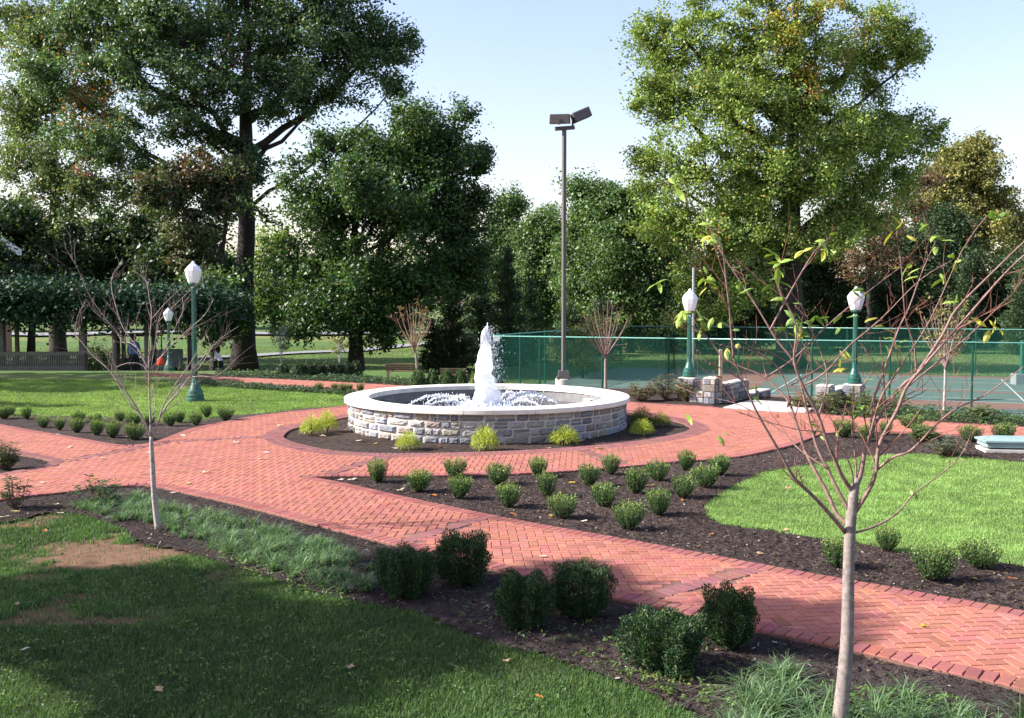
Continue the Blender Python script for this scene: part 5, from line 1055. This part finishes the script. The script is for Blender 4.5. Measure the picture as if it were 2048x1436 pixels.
# ------------------------------------------------------------------ turf
def turf(name, label, poly, n, near, hgt, wid_, dens=None, cols=None, clear=()):
    P = scatter(poly, n, dens)
    for c in clear: P = P[~inpoly(P, c)]
    n = len(P); sc_ = np.clip(P[:, 1]/near, 1, 2.6); nz = fbm(P, .8, 31)[:, None]; nf = fbm(P, 4.0, 41)[:, None]
    C = pal(n, *(cols or ([(.085, .16, .03), (.12, .21, .04), (.16, .24, .06)], [4, 4, 1.5])), .14)*(.75+.5*nz)*(.62+.76*nf)
    P3 = np.column_stack([P, terr(P[:, 0], P[:, 1])-.052]); V, fs, C = blades(P3, hgt*rng.uniform(.6, 1.25, n)*(.8+.4*nf[:, 0]), rng.uniform(.1, .8, n), wid_*sc_, C, 2)
    o = link(name, npmesh(name, V, fs, C), M['grass']); return tag(o, label, 'grass', kind='stuff')
def d1(P):
    sdist = edgedist(P, SOIL_PATCH)*np.where(inpoly(P, SOIL_PATCH), 1, -1)+(fbm(P, 2.5, 4)-.5)*.8+(fbm(P, 9, 6)-.5)*.5
    pt = sst(.5, .66, fbm(P, 1.6, 14))*sst(-2.0, -3.2, P[:, 0])*(P[:, 1] > 7.9)
    dd = (1-sst(-.2, .1, sdist))*(1-.85*pt)*np.clip(1.35-P[:, 1]/16, .3, 1)*(P[:, 1] > 4.6)*(np.abs(P[:, 0]) < 1.2+P[:, 1]*.6)
    return np.clip(dd, .015*(P[:, 1] > 4.6), 1)
weeds('weeds', 'scattered broad-leaved weeds in the foreground lawn', [(-100, 1150), (400, 1150), (900, 1290), (1250, 1400), (1300, 1470), (-300, 1470)], 900, WEED, .026, -.02, .03)
turf('lawn_grass', 'mown grass of the shaded foreground lawn', L1, 240000, 7.5, .055, .0062, d1, ([(.045, .10, .028), (.078, .145, .036), (.135, .19, .07)], [4, 4, 1.5]))  # blade colours kept darker to carry part of this lawn's shade
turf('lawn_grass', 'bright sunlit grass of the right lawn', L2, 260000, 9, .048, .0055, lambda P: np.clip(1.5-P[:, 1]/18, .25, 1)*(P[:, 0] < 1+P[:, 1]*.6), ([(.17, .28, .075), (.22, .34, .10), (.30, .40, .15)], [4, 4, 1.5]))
turf('lawn_grass', 'sunlit grass of the lawn behind the left shrubs', L3, 200000, 14, .05, .008, lambda P: (np.abs(P[:, 0]) < 1.5+P[:, 1]*.6)*1.0, ([(.14, .24, .055), (.19, .30, .075), (.27, .33, .10)], [4, 4, 1.5]))
mp = np.array([[-34, 50], [44, 50], [60, 92], [-60, 92]]); P = scatter(mp, 150000); n = len(P); P3 = np.column_stack([P, np.array([0.]*n)]); 
hz = terr(P[:, 0], P[:, 1])-.05+(fbm(P, .9, 3)-.5)*.03+(fbm(P, .06, 5)-.5)*.7*sst(52, 75, P[:, 1]); P3[:, 2] = hz-.01
V, fs, C = blades(P3, rng.uniform(.05, .12, n), .5, rng.uniform(.03, .06, n), pal(n, [(.10, .165, .045), (.14, .205, .06), (.23, .23, .10)], [4, 3, 1.5])*(.7+.6*fbm(P, .2, 3)[:, None]), 2); tag(link('meadow_grass', npmesh('meadow_grass', V, fs, C), M['grass']), 'sunlit meadow grass beyond the trees', 'grass', kind='stuff')
# ------------------------------------------------------------------ young trees with traced branches
def sm3(pts, sub=3):
    p = [Vector(q) for q in pts]; out_ = []
    for i in range(len(p)-1):
        a, b, c, d = p[max(i-1, 0)], p[i], p[i+1], p[min(i+2, len(p)-1)]
        for j in range(sub):
            t = j/sub; out_.append(.5*((2*b)+(c-a)*t+(2*a-5*b+4*c-d)*t*t+(3*b-a-3*c+d)*t**3))
    out_.append(p[-1]); return out_
def young(name, label, px, Y, trunk, limbs, r0, barkc, twigs=5, leafcl=(), lsize=.08, seed=1, cat='young tree', gen=2, twl=.35, zbase=None, leafp=0.0, leafpal=None, grp=None, reddish=(.20, .09, .06), limb_r=.42, rmin=.0022):
    rnd = random.Random(seed); x0 = W(px, 700, Y)[0]; z0 = TZ(x0, Y)-.03 if zbase is None else zbase; t = thing(name, (x0, Y, z0), label, cat, grp)
    def wp(a, b, dy=0): x, y, z = W(a, b, Y+dy); return Vector((x-x0, y-Y, z-z0))
    mb = MB(); mb.col = barkc; tp = [Vector((0, 0, 0))]+[wp(*q) for q in trunk]; tp = sm3(tp, 4); n = len(tp)
    mb.tube(tp, [r0*(1.25-.25*min(1, i*4/n))*(1-.32*i/n)*(1-.5*max(0, (i-n*.72)/(n*.28))**1.3) for i in range(n)], 14)
    mb.build('trunk', M['barklight'], t, smooth=True, colored=True)
    LP = []; LA = []; fork = tp[-1]
    for (pts, dy, rs) in limbs:
        m_ = MB(); L = len(pts); P = []
        for i, (a, b) in enumerate(pts):
            q = i/(L-1); P.append(wp(a, b, dy*q))
        P = sm3(P, 4); n = len(P); tot = sum((P[i+1]-P[i]).length for i in range(n-1)); rad = [max(rmin, r0*limb_r*rs*(1-.82*i/n)) for i in range(n)]
        P2_ = P; mb_c = tuple(np.array(barkc)*(.5)+np.array(reddish)*.5)
        m_.col = mb_c; m_.tube(P2_, rad, 7)
        def twig(p, d, L_, r_, g_):
            pts_ = [p]; dd = d.normalized()
            for i in range(4):
                dd = (dd+Vector((rnd.gauss(0, .12), rnd.gauss(0, .12), rnd.gauss(.07, .1)))).normalized(); pts_.append(pts_[-1]+dd*L_/4)
            m_.col = tuple(np.array(reddish)*rnd.uniform(.6, 1.25)); m_.tube(pts_, [r_*(1-.6*i/4) for i in range(5)], 4, cap=False)
            if g_ > 0:
                for _ in range(rnd.randint(1, 3)):
                    i = rnd.randint(1, 3); e = (dd+Vector((rnd.gauss(0, .6), rnd.gauss(0, .6), rnd.gauss(.2, .4)))).normalized(); twig(pts_[i], e, L_*rnd.uniform(.35, .7), r_*.65, g_-1)
            if rnd.random() < leafp:
                for _ in range(rnd.randint(2, 5)): LP.append(pts_[-1]+Vector((rnd.gauss(0, .02), rnd.gauss(0, .02), rnd.gauss(0, .02)))); LA.append(Vector((rnd.gauss(0, 1), rnd.gauss(0, 1), rnd.gauss(-.6, .5))).normalized())
        for _ in range(int(twigs*tot)):
            i = rnd.randint(int(n*.2), n-2); d = (P[i+1]-P[i]).normalized(); s = Vector((rnd.gauss(0, 1), rnd.gauss(0, 1), rnd.gauss(0, 1))); s = (s-d*s.dot(d)).normalized()
            twig(P[i], d*.8+s*.75+Vector((0, 0, .15)), twl*rnd.uniform(.3, 1.1), max(rmin*.7, rad[i]*.42), gen-1)
        for _ in range(int(22*tot)):            # buds and spurs
            i = rnd.randint(2, n-2); s = Vector((rnd.gauss(0, 1), rnd.gauss(0, 1), rnd.gauss(0, 1))).normalized(); m_.tube([P[i], P[i]+s*rnd.uniform(.01, .03)], [rmin*.8, rmin*.4], 3)
        m_.build('branch', M['barklight'], t, smooth=True, colored=True)
    V = []; C = []
    def leaf(p, d, L_, c):
        d = d.normalized(); s = d.cross(Vector((rnd.gauss(0, .5), rnd.gauss(0, .5), 1))).normalized(); nn = d.cross(s); w = L_*.2
        row = [(0, 0, 0), (.25, .8, .06), (.55, 1, .10), (.82, .55, .05), (1, 0, -.06)]
        ctr = [p+d*L_*u+nn*L_*h*-1 for u, v, h in row]
        L1_ = [ctr[i]+s*w*row[i][1]+nn*w*.35*row[i][1] for i in range(5)]; R1_ = [ctr[i]-s*w*row[i][1]+nn*w*.35*row[i][1] for i in range(5)]
        for A_ in (L1_, R1_):
            for i in range(4): V.extend([ctr[i], ctr[i+1], A_[i+1], A_[i]]); C.extend([c]*4)
    for a, b, dy, k, cc in leafcl:
        p = wp(a, b, dy)
        for _ in range(k):
            d = Vector((rnd.gauss(0, .9), rnd.gauss(0, .6), rnd.gauss(-.35, .5))); leaf(p+Vector((rnd.gauss(0, .025), rnd.gauss(0, .02), rnd.gauss(0, .025))), d, lsize*rnd.uniform(.75, 1.2)*(.5 if cc[0] > 2.5*cc[1] else 1), np.array(cc)*rnd.uniform(.7, 1.25))
    for p, a in zip(LP, LA): leaf(p, a, lsize*rnd.uniform(.7, 1.1), np.array(leafpal[rnd.randrange(len(leafpal))])*rnd.uniform(.8, 1.2))
    if V:
        V = np.array([tuple(v) for v in V]); link('leaves', npmesh('leaves', V, np.arange(len(V)).reshape(-1, 4), np.array(C)), M['leaf'], t)
    return t
YG = (.26, .37, .07); DG = (.13, .23, .05); BR = (.22, .075, .035); YL = (.42, .40, .07)
B2 = [([(1690, 1064), (1662, 1031), (1624, 990), (1588, 955), (1560, 905), (1514, 825), (1488, 764), (1467, 718)], -.30, 1.0),
      ([(1467, 718), (1462, 660), (1459, 618), (1452, 560), (1445, 503), (1425, 462), (1377, 404), (1335, 366)], -.2, .5),
      ([(1697, 1050), (1673, 1027), (1655, 986), (1628, 937), (1610, 900), (1583, 817), (1564, 787), (1525, 752), (1453, 720), (1410, 670), (1362, 640)], .42, .95),
      ([(1698, 1021), (1673, 975), (1655, 937), (1638, 904), (1622, 855), (1591, 733), (1553, 679), (1514, 614), (1484, 568), (1440, 500), (1428, 470)], .25, .8),
      ([(1706, 985), (1684, 952), (1670, 919), (1655, 886), (1637, 832), (1606, 771), (1588, 720), (1592, 650), (1560, 580), (1549, 534)], -.25, .95),
      ([(1709, 982), (1722, 945), (1729, 900), (1737, 886), (1744, 859), (1771, 813), (1809, 767), (1832, 748), (1886, 668), (1913, 618), (1989, 541), (2048, 484), (2130, 410)], .15, 1.15),
      ([(1711, 1023), (1740, 975), (1752, 941), (1760, 886), (1794, 821), (1813, 775), (1845, 735), (1897, 675), (1951, 614), (2008, 549), (2060, 500), (2120, 452)], -.45, 1.0),
      ([(1700, 1068), (1735, 1058), (1775, 1040), (1804, 1016), (1830, 986), (1897, 937), (1925, 905), (1942, 868)], .35, .55),
      ([(1752, 941), (1785, 915), (1823, 900), (1874, 848), (1913, 817), (1970, 790), (2048, 733), (2110, 690)], -.35, .62),
      ([(1744, 859), (1744, 810), (1771, 733), (1798, 656), (1817, 618), (1848, 534), (1874, 478)], .3, .6),
      ([(1832, 748), (1829, 695), (1815, 650), (1809, 618), (1802, 526), (1796, 488), (1794, 462)], -.2, .42),
      ([(1530, 756), (1590, 715), (1645, 660), (1700, 612), (1760, 565), (1802, 534)], .35, .42),
      ([(1583, 770), (1640, 735), (1690, 700), (1756, 641)], .45, .36),
      ([(1540, 660), (1580, 585), (1629, 503), (1662, 474)], .3, .45),
      ([(1488, 764), (1460, 745), (1420, 725), (1395, 700)], -.35, .3),
      ([(1606, 771), (1650, 745), (1700, 690), (1760, 640), (1840, 560), (1905, 520)], -.3, .4),
      ([(1737, 886), (1760, 800), (1800, 735), (1860, 640), (1925, 500), (1975, 430)], -.5, .5),
      ([(1813, 775), (1880, 720), (1950, 660), (2010, 600), (2060, 545)], .4, .42),
      ([(1709, 990), (1700, 930), (1660, 870), (1600, 860), (1540, 845), (1470, 822)], -.4, .35),
      ([(1655, 937), (1600, 900), (1560, 860), (1480, 810), (1400, 790), (1350, 770)], .5, .34),
      ([(1637, 832), (1655, 760), (1640, 700), (1612, 640), (1590, 610)], .1, .4),
      ([(1711, 1000), (1712, 930), (1704, 860), (1712, 800), (1745, 740)], .05, .5),
      ([(1583, 817), (1560, 740), (1500, 700), (1440, 690), (1390, 660)], -.15, .34)]
LC2 = [(1340, 368, -.5, 2, YG), (1425, 468, -.45, 7, YG), (1435, 480, -.4, 3, YL), (1372, 628, .4, 9, YG), (1405, 640, .4, 8, YG), (1430, 650, .35, 4, YG), (1310, 577, .3, 3, YG), (1410, 545, .3, 5, YG), (1420, 560, .3, 3, YL), (1549, 524, -.25, 8, YG), (1555, 560, -.25, 3, DG), (1655, 478, .3, 4, YG), (1640, 500, .3, 3, YL), (1618, 505, .3, 1, YL), (1590, 640, .1, 12, DG), (1600, 660, .1, 9, YG), (1640, 640, .1, 7, DG), (1575, 600, .1, 4, YG), (1690, 635, .2, 3, DG), (1794, 466, -.2, 4, YL), (1875, 476, .3, 6, YG), (1810, 535, .35, 3, YG), (1905, 515, -.3, 3, YG), (1890, 545, -.3, 3, YG), (1845, 550, -.2, 2, YG), (1775, 640, .4, 3, YL), (1785, 680, .3, 6, YG), (1688, 730, .1, 2, YL), (1770, 745, .2, 3, DG), (1790, 785, -.1, 3, DG), (1715, 845, .0, 2, YG), (1990, 655, -.2, 5, YL), (1915, 600, -.4, 2, YG), (1356, 820, -.4, 1, YG), (1437, 865, -.3, 2, YG), (1995, 440, -.5, 2, DG), (1575, 795, -.2, 2, BR), (1598, 792, -.2, 3, BR), (1500, 755, .1, 1, BR), (1548, 845, 0, 1, BR), (1775, 968, .3, 1, YG), (1808, 982, .3, 1, YG), (1482, 595, 0, 2, DG), (1480, 655, 0, 2, DG), (1450, 770, .2, 2, BR)]
young('young_cherry_tree', 'nearest young tree at the right, pale slender trunk with spreading twigs and last green leaves', 1690, 5.8, [(1693, 1300), (1697, 1150), (1700, 1066), (1704, 1020), (1709, 980), (1716, 957)], B2, .038, (.20, .165, .15), twigs=4.6, leafcl=LC2, lsize=.088, seed=5, gen=2, twl=.38, reddish=(.24, .10, .075), zbase=-.03, limb_r=.37, rmin=.0021, leafp=.03, leafpal=[(.26, .37, .07), (.16, .27, .06), (.38, .34, .08)])
def T1(l): return [(100+a/3.419, 480+b/3.419) for a, b in l]
B1 = [(T1([(690, 1345), (640, 1230), (570, 1110), (500, 1000), (450, 870), (400, 750), (350, 670)]), -.4, 1), (T1([(640, 1230), (560, 1130), (480, 1010), (420, 910), (350, 840), (290, 790), (220, 700), (175, 640), (190, 520), (250, 405)]), .4, .7),
      (T1([(690, 1345), (685, 1200), (680, 1050), (675, 880), (680, 700), (695, 500), (680, 400), (665, 300), (640, 260), (570, 210)]), .2, 1), (T1([(690, 880), (720, 700), (740, 560), (780, 440)]), -.3, .6), (T1([(675, 890), (600, 740), (500, 600), (450, 450), (420, 320), (430, 240), (500, 130)]), .35, .75), (T1([(640, 800), (560, 745), (450, 620), (350, 500), (290, 410), (250, 340), (210, 240), (140, 105)]), -.5, .75),
      (T1([(700, 1345), (740, 1240), (800, 1130), (870, 1050), (950, 940), (1030, 860), (1120, 720), (1200, 650), (1290, 590)]), .3, 1), (T1([(740, 1250), (780, 1120), (850, 1000), (920, 900), (1000, 780), (1040, 690)]), -.35, .8), (T1([(870, 1020), (960, 900), (1050, 800), (1130, 690)]), .5, .7), (T1([(690, 880), (760, 800), (850, 700), (960, 600), (1060, 510), (1120, 400)]), -.2, .7), (T1([(690, 545), (800, 420), (910, 320)]), .2, .4), (T1([(740, 560), (860, 440), (1020, 285)]), -.1, .4), (T1([(780, 760), (870, 570), (910, 480), (905, 390)]), .45, .5),
      (T1([(690, 1000), (780, 930), (830, 900), (900, 960), (990, 1050)]), .3, .4), (T1([(500, 1000), (440, 960), (400, 890), (330, 800), (290, 790)]), -.5, .5), (T1([(600, 740), (540, 700), (500, 700), (460, 640)]), .3, .4), (T1([(450, 870), (540, 840), (620, 850), (670, 900)]), -.2, .35), (T1([(950, 940), (1040, 930), (1130, 935), (1230, 860)]), -.4, .4), (T1([(700, 1230), (720, 1100), (700, 1000)]), .2, .6)]
young('young_bare_tree', 'leafless young tree with a thin pale trunk standing left in the liriope bed', 310, 11.25, [(309, 1000), (305, 930), (302, 873)], B1, .034, (.31, .265, .24), twigs=9, leafcl=[(301, 770, 0, 4, (.3, .17, .06)), (163, 560, -.4, 4, (.2, .07, .05)), (225, 550, .3, 3, (.2, .07, .05))], lsize=.05, seed=9, gen=2, twl=.42, reddish=(.26, .18, .165), limb_r=.33, rmin=.0022)
def vase(px, fork, top, hw, n, seed):
    rnd = random.Random(seed); L = []
    for i in range(n):
        s = (i/(n-1)-.5)*2; a = px+s*hw*rnd.uniform(.75, 1.05); b = top+abs(s)*(fork-top)*.35+rnd.uniform(-6, 8); L.append(([(px, fork+rnd.uniform(-2, 8)), (px+(a-px)*.35, fork+(b-fork)*.3), (px+(a-px)*.75, fork+(b-fork)*.68), (a, b)], rnd.uniform(-.9, .9), rnd.uniform(.6, 1)))
    return L
young('young_bare_tree', 'thin reddish young tree with a few curled leaves behind the fountain, left of the jet', 835, 32.2, [(833, 720), (830, 700)], vase(829, 700, 603, 42, 12, 3), .045, (.22, .17, .14), twigs=3.5, lsize=.08, seed=12, gen=2, twl=.5, reddish=(.24, .12, .08), leafp=.28, leafpal=[(.22, .2, .07), (.25, .14, .06)], rmin=.006, limb_r=.5)
young('young_bare_tree', 'leafless young tree with V-shaped crown in front of the fence, right of the floodlight', 1212, 31, [(1211, 740), (1211, 714)], vase(1211, 714, 600, 55, 12, 6), .05, (.24, .18, .15), twigs=3.0, lsize=.08, seed=14, gen=2, twl=.5, reddish=(.2, .1, .09), rmin=.006, limb_r=.5, leafp=.05, leafpal=[(.2, .25, .06)])
young('young_tree', 'thin grey-stemmed young tree with drooping pale leaves before the court', 1890, 22.6, [(1890, 770), (1890, 735)], vase(1890, 735, 596, 66, 15, 8), .032, (.30, .28, .26), twigs=3.2, lsize=.10, seed=15, gen=2, twl=.45, reddish=(.2, .12, .09), leafp=.62, leafpal=[(.16, .21, .06), (.24, .25, .09), (.28, .2, .08)], rmin=.004, limb_r=.5)
young('young_bare_tree', 'leafless small tree behind the nearest tree, with a pale short trunk in the right bed', 1731, 17.0, [(1733, 930), (1722, 880)], vase(1722, 880, 690, 85, 11, 18), .028, (.28, .24, .22), twigs=2.2, seed=21, gen=2, twl=.4, reddish=(.2, .11, .09), rmin=.003, limb_r=.5) if False else None
# ------------------------------------------------------------------ trees standing left of the view that shade the lawn
def shader_tree(name, label, tx, ty, polys, r, pa, leaf=.17):
    P = []
    sd_ = np.array(sdir)
    for poly, n, t0, t1 in polys:
        q = scatter(GP(poly), n); cl = scatter(GP(poly), max(10, n//60)); cc = rng.uniform(t0, t1, len(cl)); i = rng.integers(0, len(cl), n)
        g = np.where(rng.random((n, 1)) < .78, cl[i]+rng.normal(size=(n, 2))*.2, q); t = np.where(rng.random(n) < .6, cc[i]+rng.normal(size=n)*.5, rng.uniform(t0, t1, n)); P.append(np.column_stack([g, np.zeros(n)])+sd_*t[:, None])
    P = np.concatenate(P); P = P[P[:, 0] < -2.5-P[:, 1]*.56]
    o = thing(name, (tx, ty, -.1), label, 'tree'); mb = MB(); c = P.mean(0)-np.array([tx, ty, -.1]); mb.tube([(0, 0, 0), (.1, 0, c[2]*.5), (c[0]*.4, c[1]*.4, c[2]*.8), tuple(c)], [r*1.4, r, r*.7, r*.3], 12)
    for k in range(40): e = P[rng.integers(0, len(P))]-np.array([tx, ty, -.1]); s = np.array([c[0]*.3, c[1]*.3, c[2]*.7]); mb.tube([s, (s+e)/2+np.array([0, 0, -.3]), e], [r*.3, r*.15, .01], 5)
    mb.build('trunk', M['bark'], o, smooth=True); link('crown', leafmesh(P-np.array([tx, ty, -.1]), leaf, pal(len(P), *pa), .5, .6), M['leaf'], o)
SH1 = [(-700, 1230), (-200, 1195), (0, 1172), (130, 1140), (300, 1136), (430, 1152), (470, 1185), (500, 1222), (620, 1228), (720, 1215), (880, 1262), (940, 1300), (860, 1318), (740, 1325), (700, 1360), (640, 1400), (560, 1450), (420, 1480), (320, 1430), (200, 1335), (60, 1262), (0, 1225), (-200, 1205), (-700, 1236)]
SH2 = [(735, 1110), (800, 1085), (860, 1110), (900, 1160), (1010, 1180), (1070, 1140), (1160, 1120), (1240, 1150), (1300, 1215), (1180, 1260), (1020, 1262), (900, 1215), (760, 1200)]
SH3 = [(1440, 1210), (1540, 1195), (1700, 1205), (1710, 1275), (1600, 1290), (1480, 1260)]
SH4 = [(980, 1400), (1200, 1340), (1340, 1400), (1340, 1436), (1000, 1436)]
shader_tree('shade_tree', 'large leafy tree standing left of the foreground lawn and shading it', -12.5, 8.6, [(SH1, 26000, 11, 17), (SH2, 5000, 12, 16), (SH3, 900, 14, 18)], .3, MID)
shader_tree('shade_tree', 'leafy tree left of the pergola lawn, shading its far half', -25, 32, [([(-700, 742), (-700, 782), (0, 779), (130, 783), (240, 778), (300, 772), (420, 771), (470, 762), (400, 744)], 24000, 13, 22), ([(-300, 803), (0, 803), (100, 806), (220, 804), (120, 811), (0, 812), (-300, 812)], 1400, 13, 20)], .35, DARK, .26)
# ------------------------------------------------------------------ fallen leaves
def fl_mesh(c, s):
    V = []; k = 9
    for i in range(k):
        a = 6.283*i/k; r = s*(1 if i % 2 == 0 else .55)*random.uniform(.8, 1.15); V.append((r*math.cos(a), r*.7*math.sin(a), random.uniform(0, s*.28)))
    V.append((0, 0, s*.06)); me = npmesh('fallen_leaf', np.array(V), np.array([(i, (i+1) % k, k) for i in range(k)]), np.tile(np.array(c), (k+1, 1))); me.materials.append(M['leaf']); return me
FLC = dict(yellow=(.55, .38, .05), tan=(.42, .28, .16), pale=(.62, .52, .42), orange=(.45, .16, .04))
FM = {k: [fl_mesh(v, s) for s in (.045, .055, .065)] for k, v in FLC.items()}
FL = dict(path=([(355, 886, 'orange'), (530, 905, 'pale'), (410, 945, 'pale'), (190, 955, 'yellow'), (525, 918, 'pale'), (375, 967, 'tan'), (140, 894, 'pale'), (206, 917, 'pale'), (560, 851, 'tan'), (366, 870, 'pale'), (1085, 1112, 'pale'), (1845, 1251, 'yellow'), (1160, 908, 'yellow'), (470, 885, 'pale'), (1200, 897, 'tan'), (85, 965, 'pale'), (300, 905, 'pale'), (1470, 855, 'tan'), (1260, 1100, 'tan')], 'on the red brick path'),
    bed=([(1142, 962, 'yellow'), (1102, 1028, 'yellow'), (1026, 1026, 'orange'), (1168, 1038, 'pale'), (803, 976, 'pale'), (867, 988, 'orange'), (1423, 1064, 'orange'), (1517, 1103, 'tan'), (1570, 1056, 'tan'), (1363, 997, 'orange'), (2025, 1152, 'orange'), (1950, 1153, 'yellow'), (682, 956, 'pale'), (706, 956, 'pale'), (1300, 968, 'tan')], 'on the dark mulch of the wedge bed'),
    ring=([(751, 885, 'yellow'), (643, 870, 'tan'), (718, 880, 'pale'), (790, 894, 'pale'), (877, 890, 'orange'), (1163, 880, 'pale'), (1097, 893, 'tan'), (690, 858, 'pale')], 'on the mulch at the fountain foot'),
    lawn=([(35, 1205, 'tan'), (48, 1296, 'pale'), (318, 1376, 'tan'), (1078, 1390, 'orange'), (50, 1050, 'orange'), (1012, 1318, 'tan'), (90, 1060, 'orange'), (1575, 975, 'tan'), (700, 1330, 'tan')], 'on the grass'),
    left=([(96, 865, 'pale'), (117, 868, 'pale'), (284, 873, 'pale'), (345, 982, 'pale'), (260, 1000, 'tan'), (110, 1006, 'pale'), (120, 1022, 'pale'), (505, 1034, 'orange'), (30, 1020, 'pale'), (720, 1052, 'pale'), (10, 1030, 'pale')], 'on the mulch of the left beds'))
for zone_, (lst, where) in FL.items():
    for i, (a, b, c) in enumerate(lst):
        x, y = G(a, b, .01); o = link('fallen_leaf', FM[c][i % 3], loc=(x, y, {'path': .008, 'lawn': .0}.get(zone_, -.012))); o.rotation_euler = (random.uniform(-.2, .2), random.uniform(-.2, .2), random.random()*6.28); k = min(1.6, max(.75, y/11)); o.scale = (k, k, k)
        tag(o, '%s fallen leaf lying %s' % (c, where), 'fallen leaf', '%s leaves %s' % (c, where))
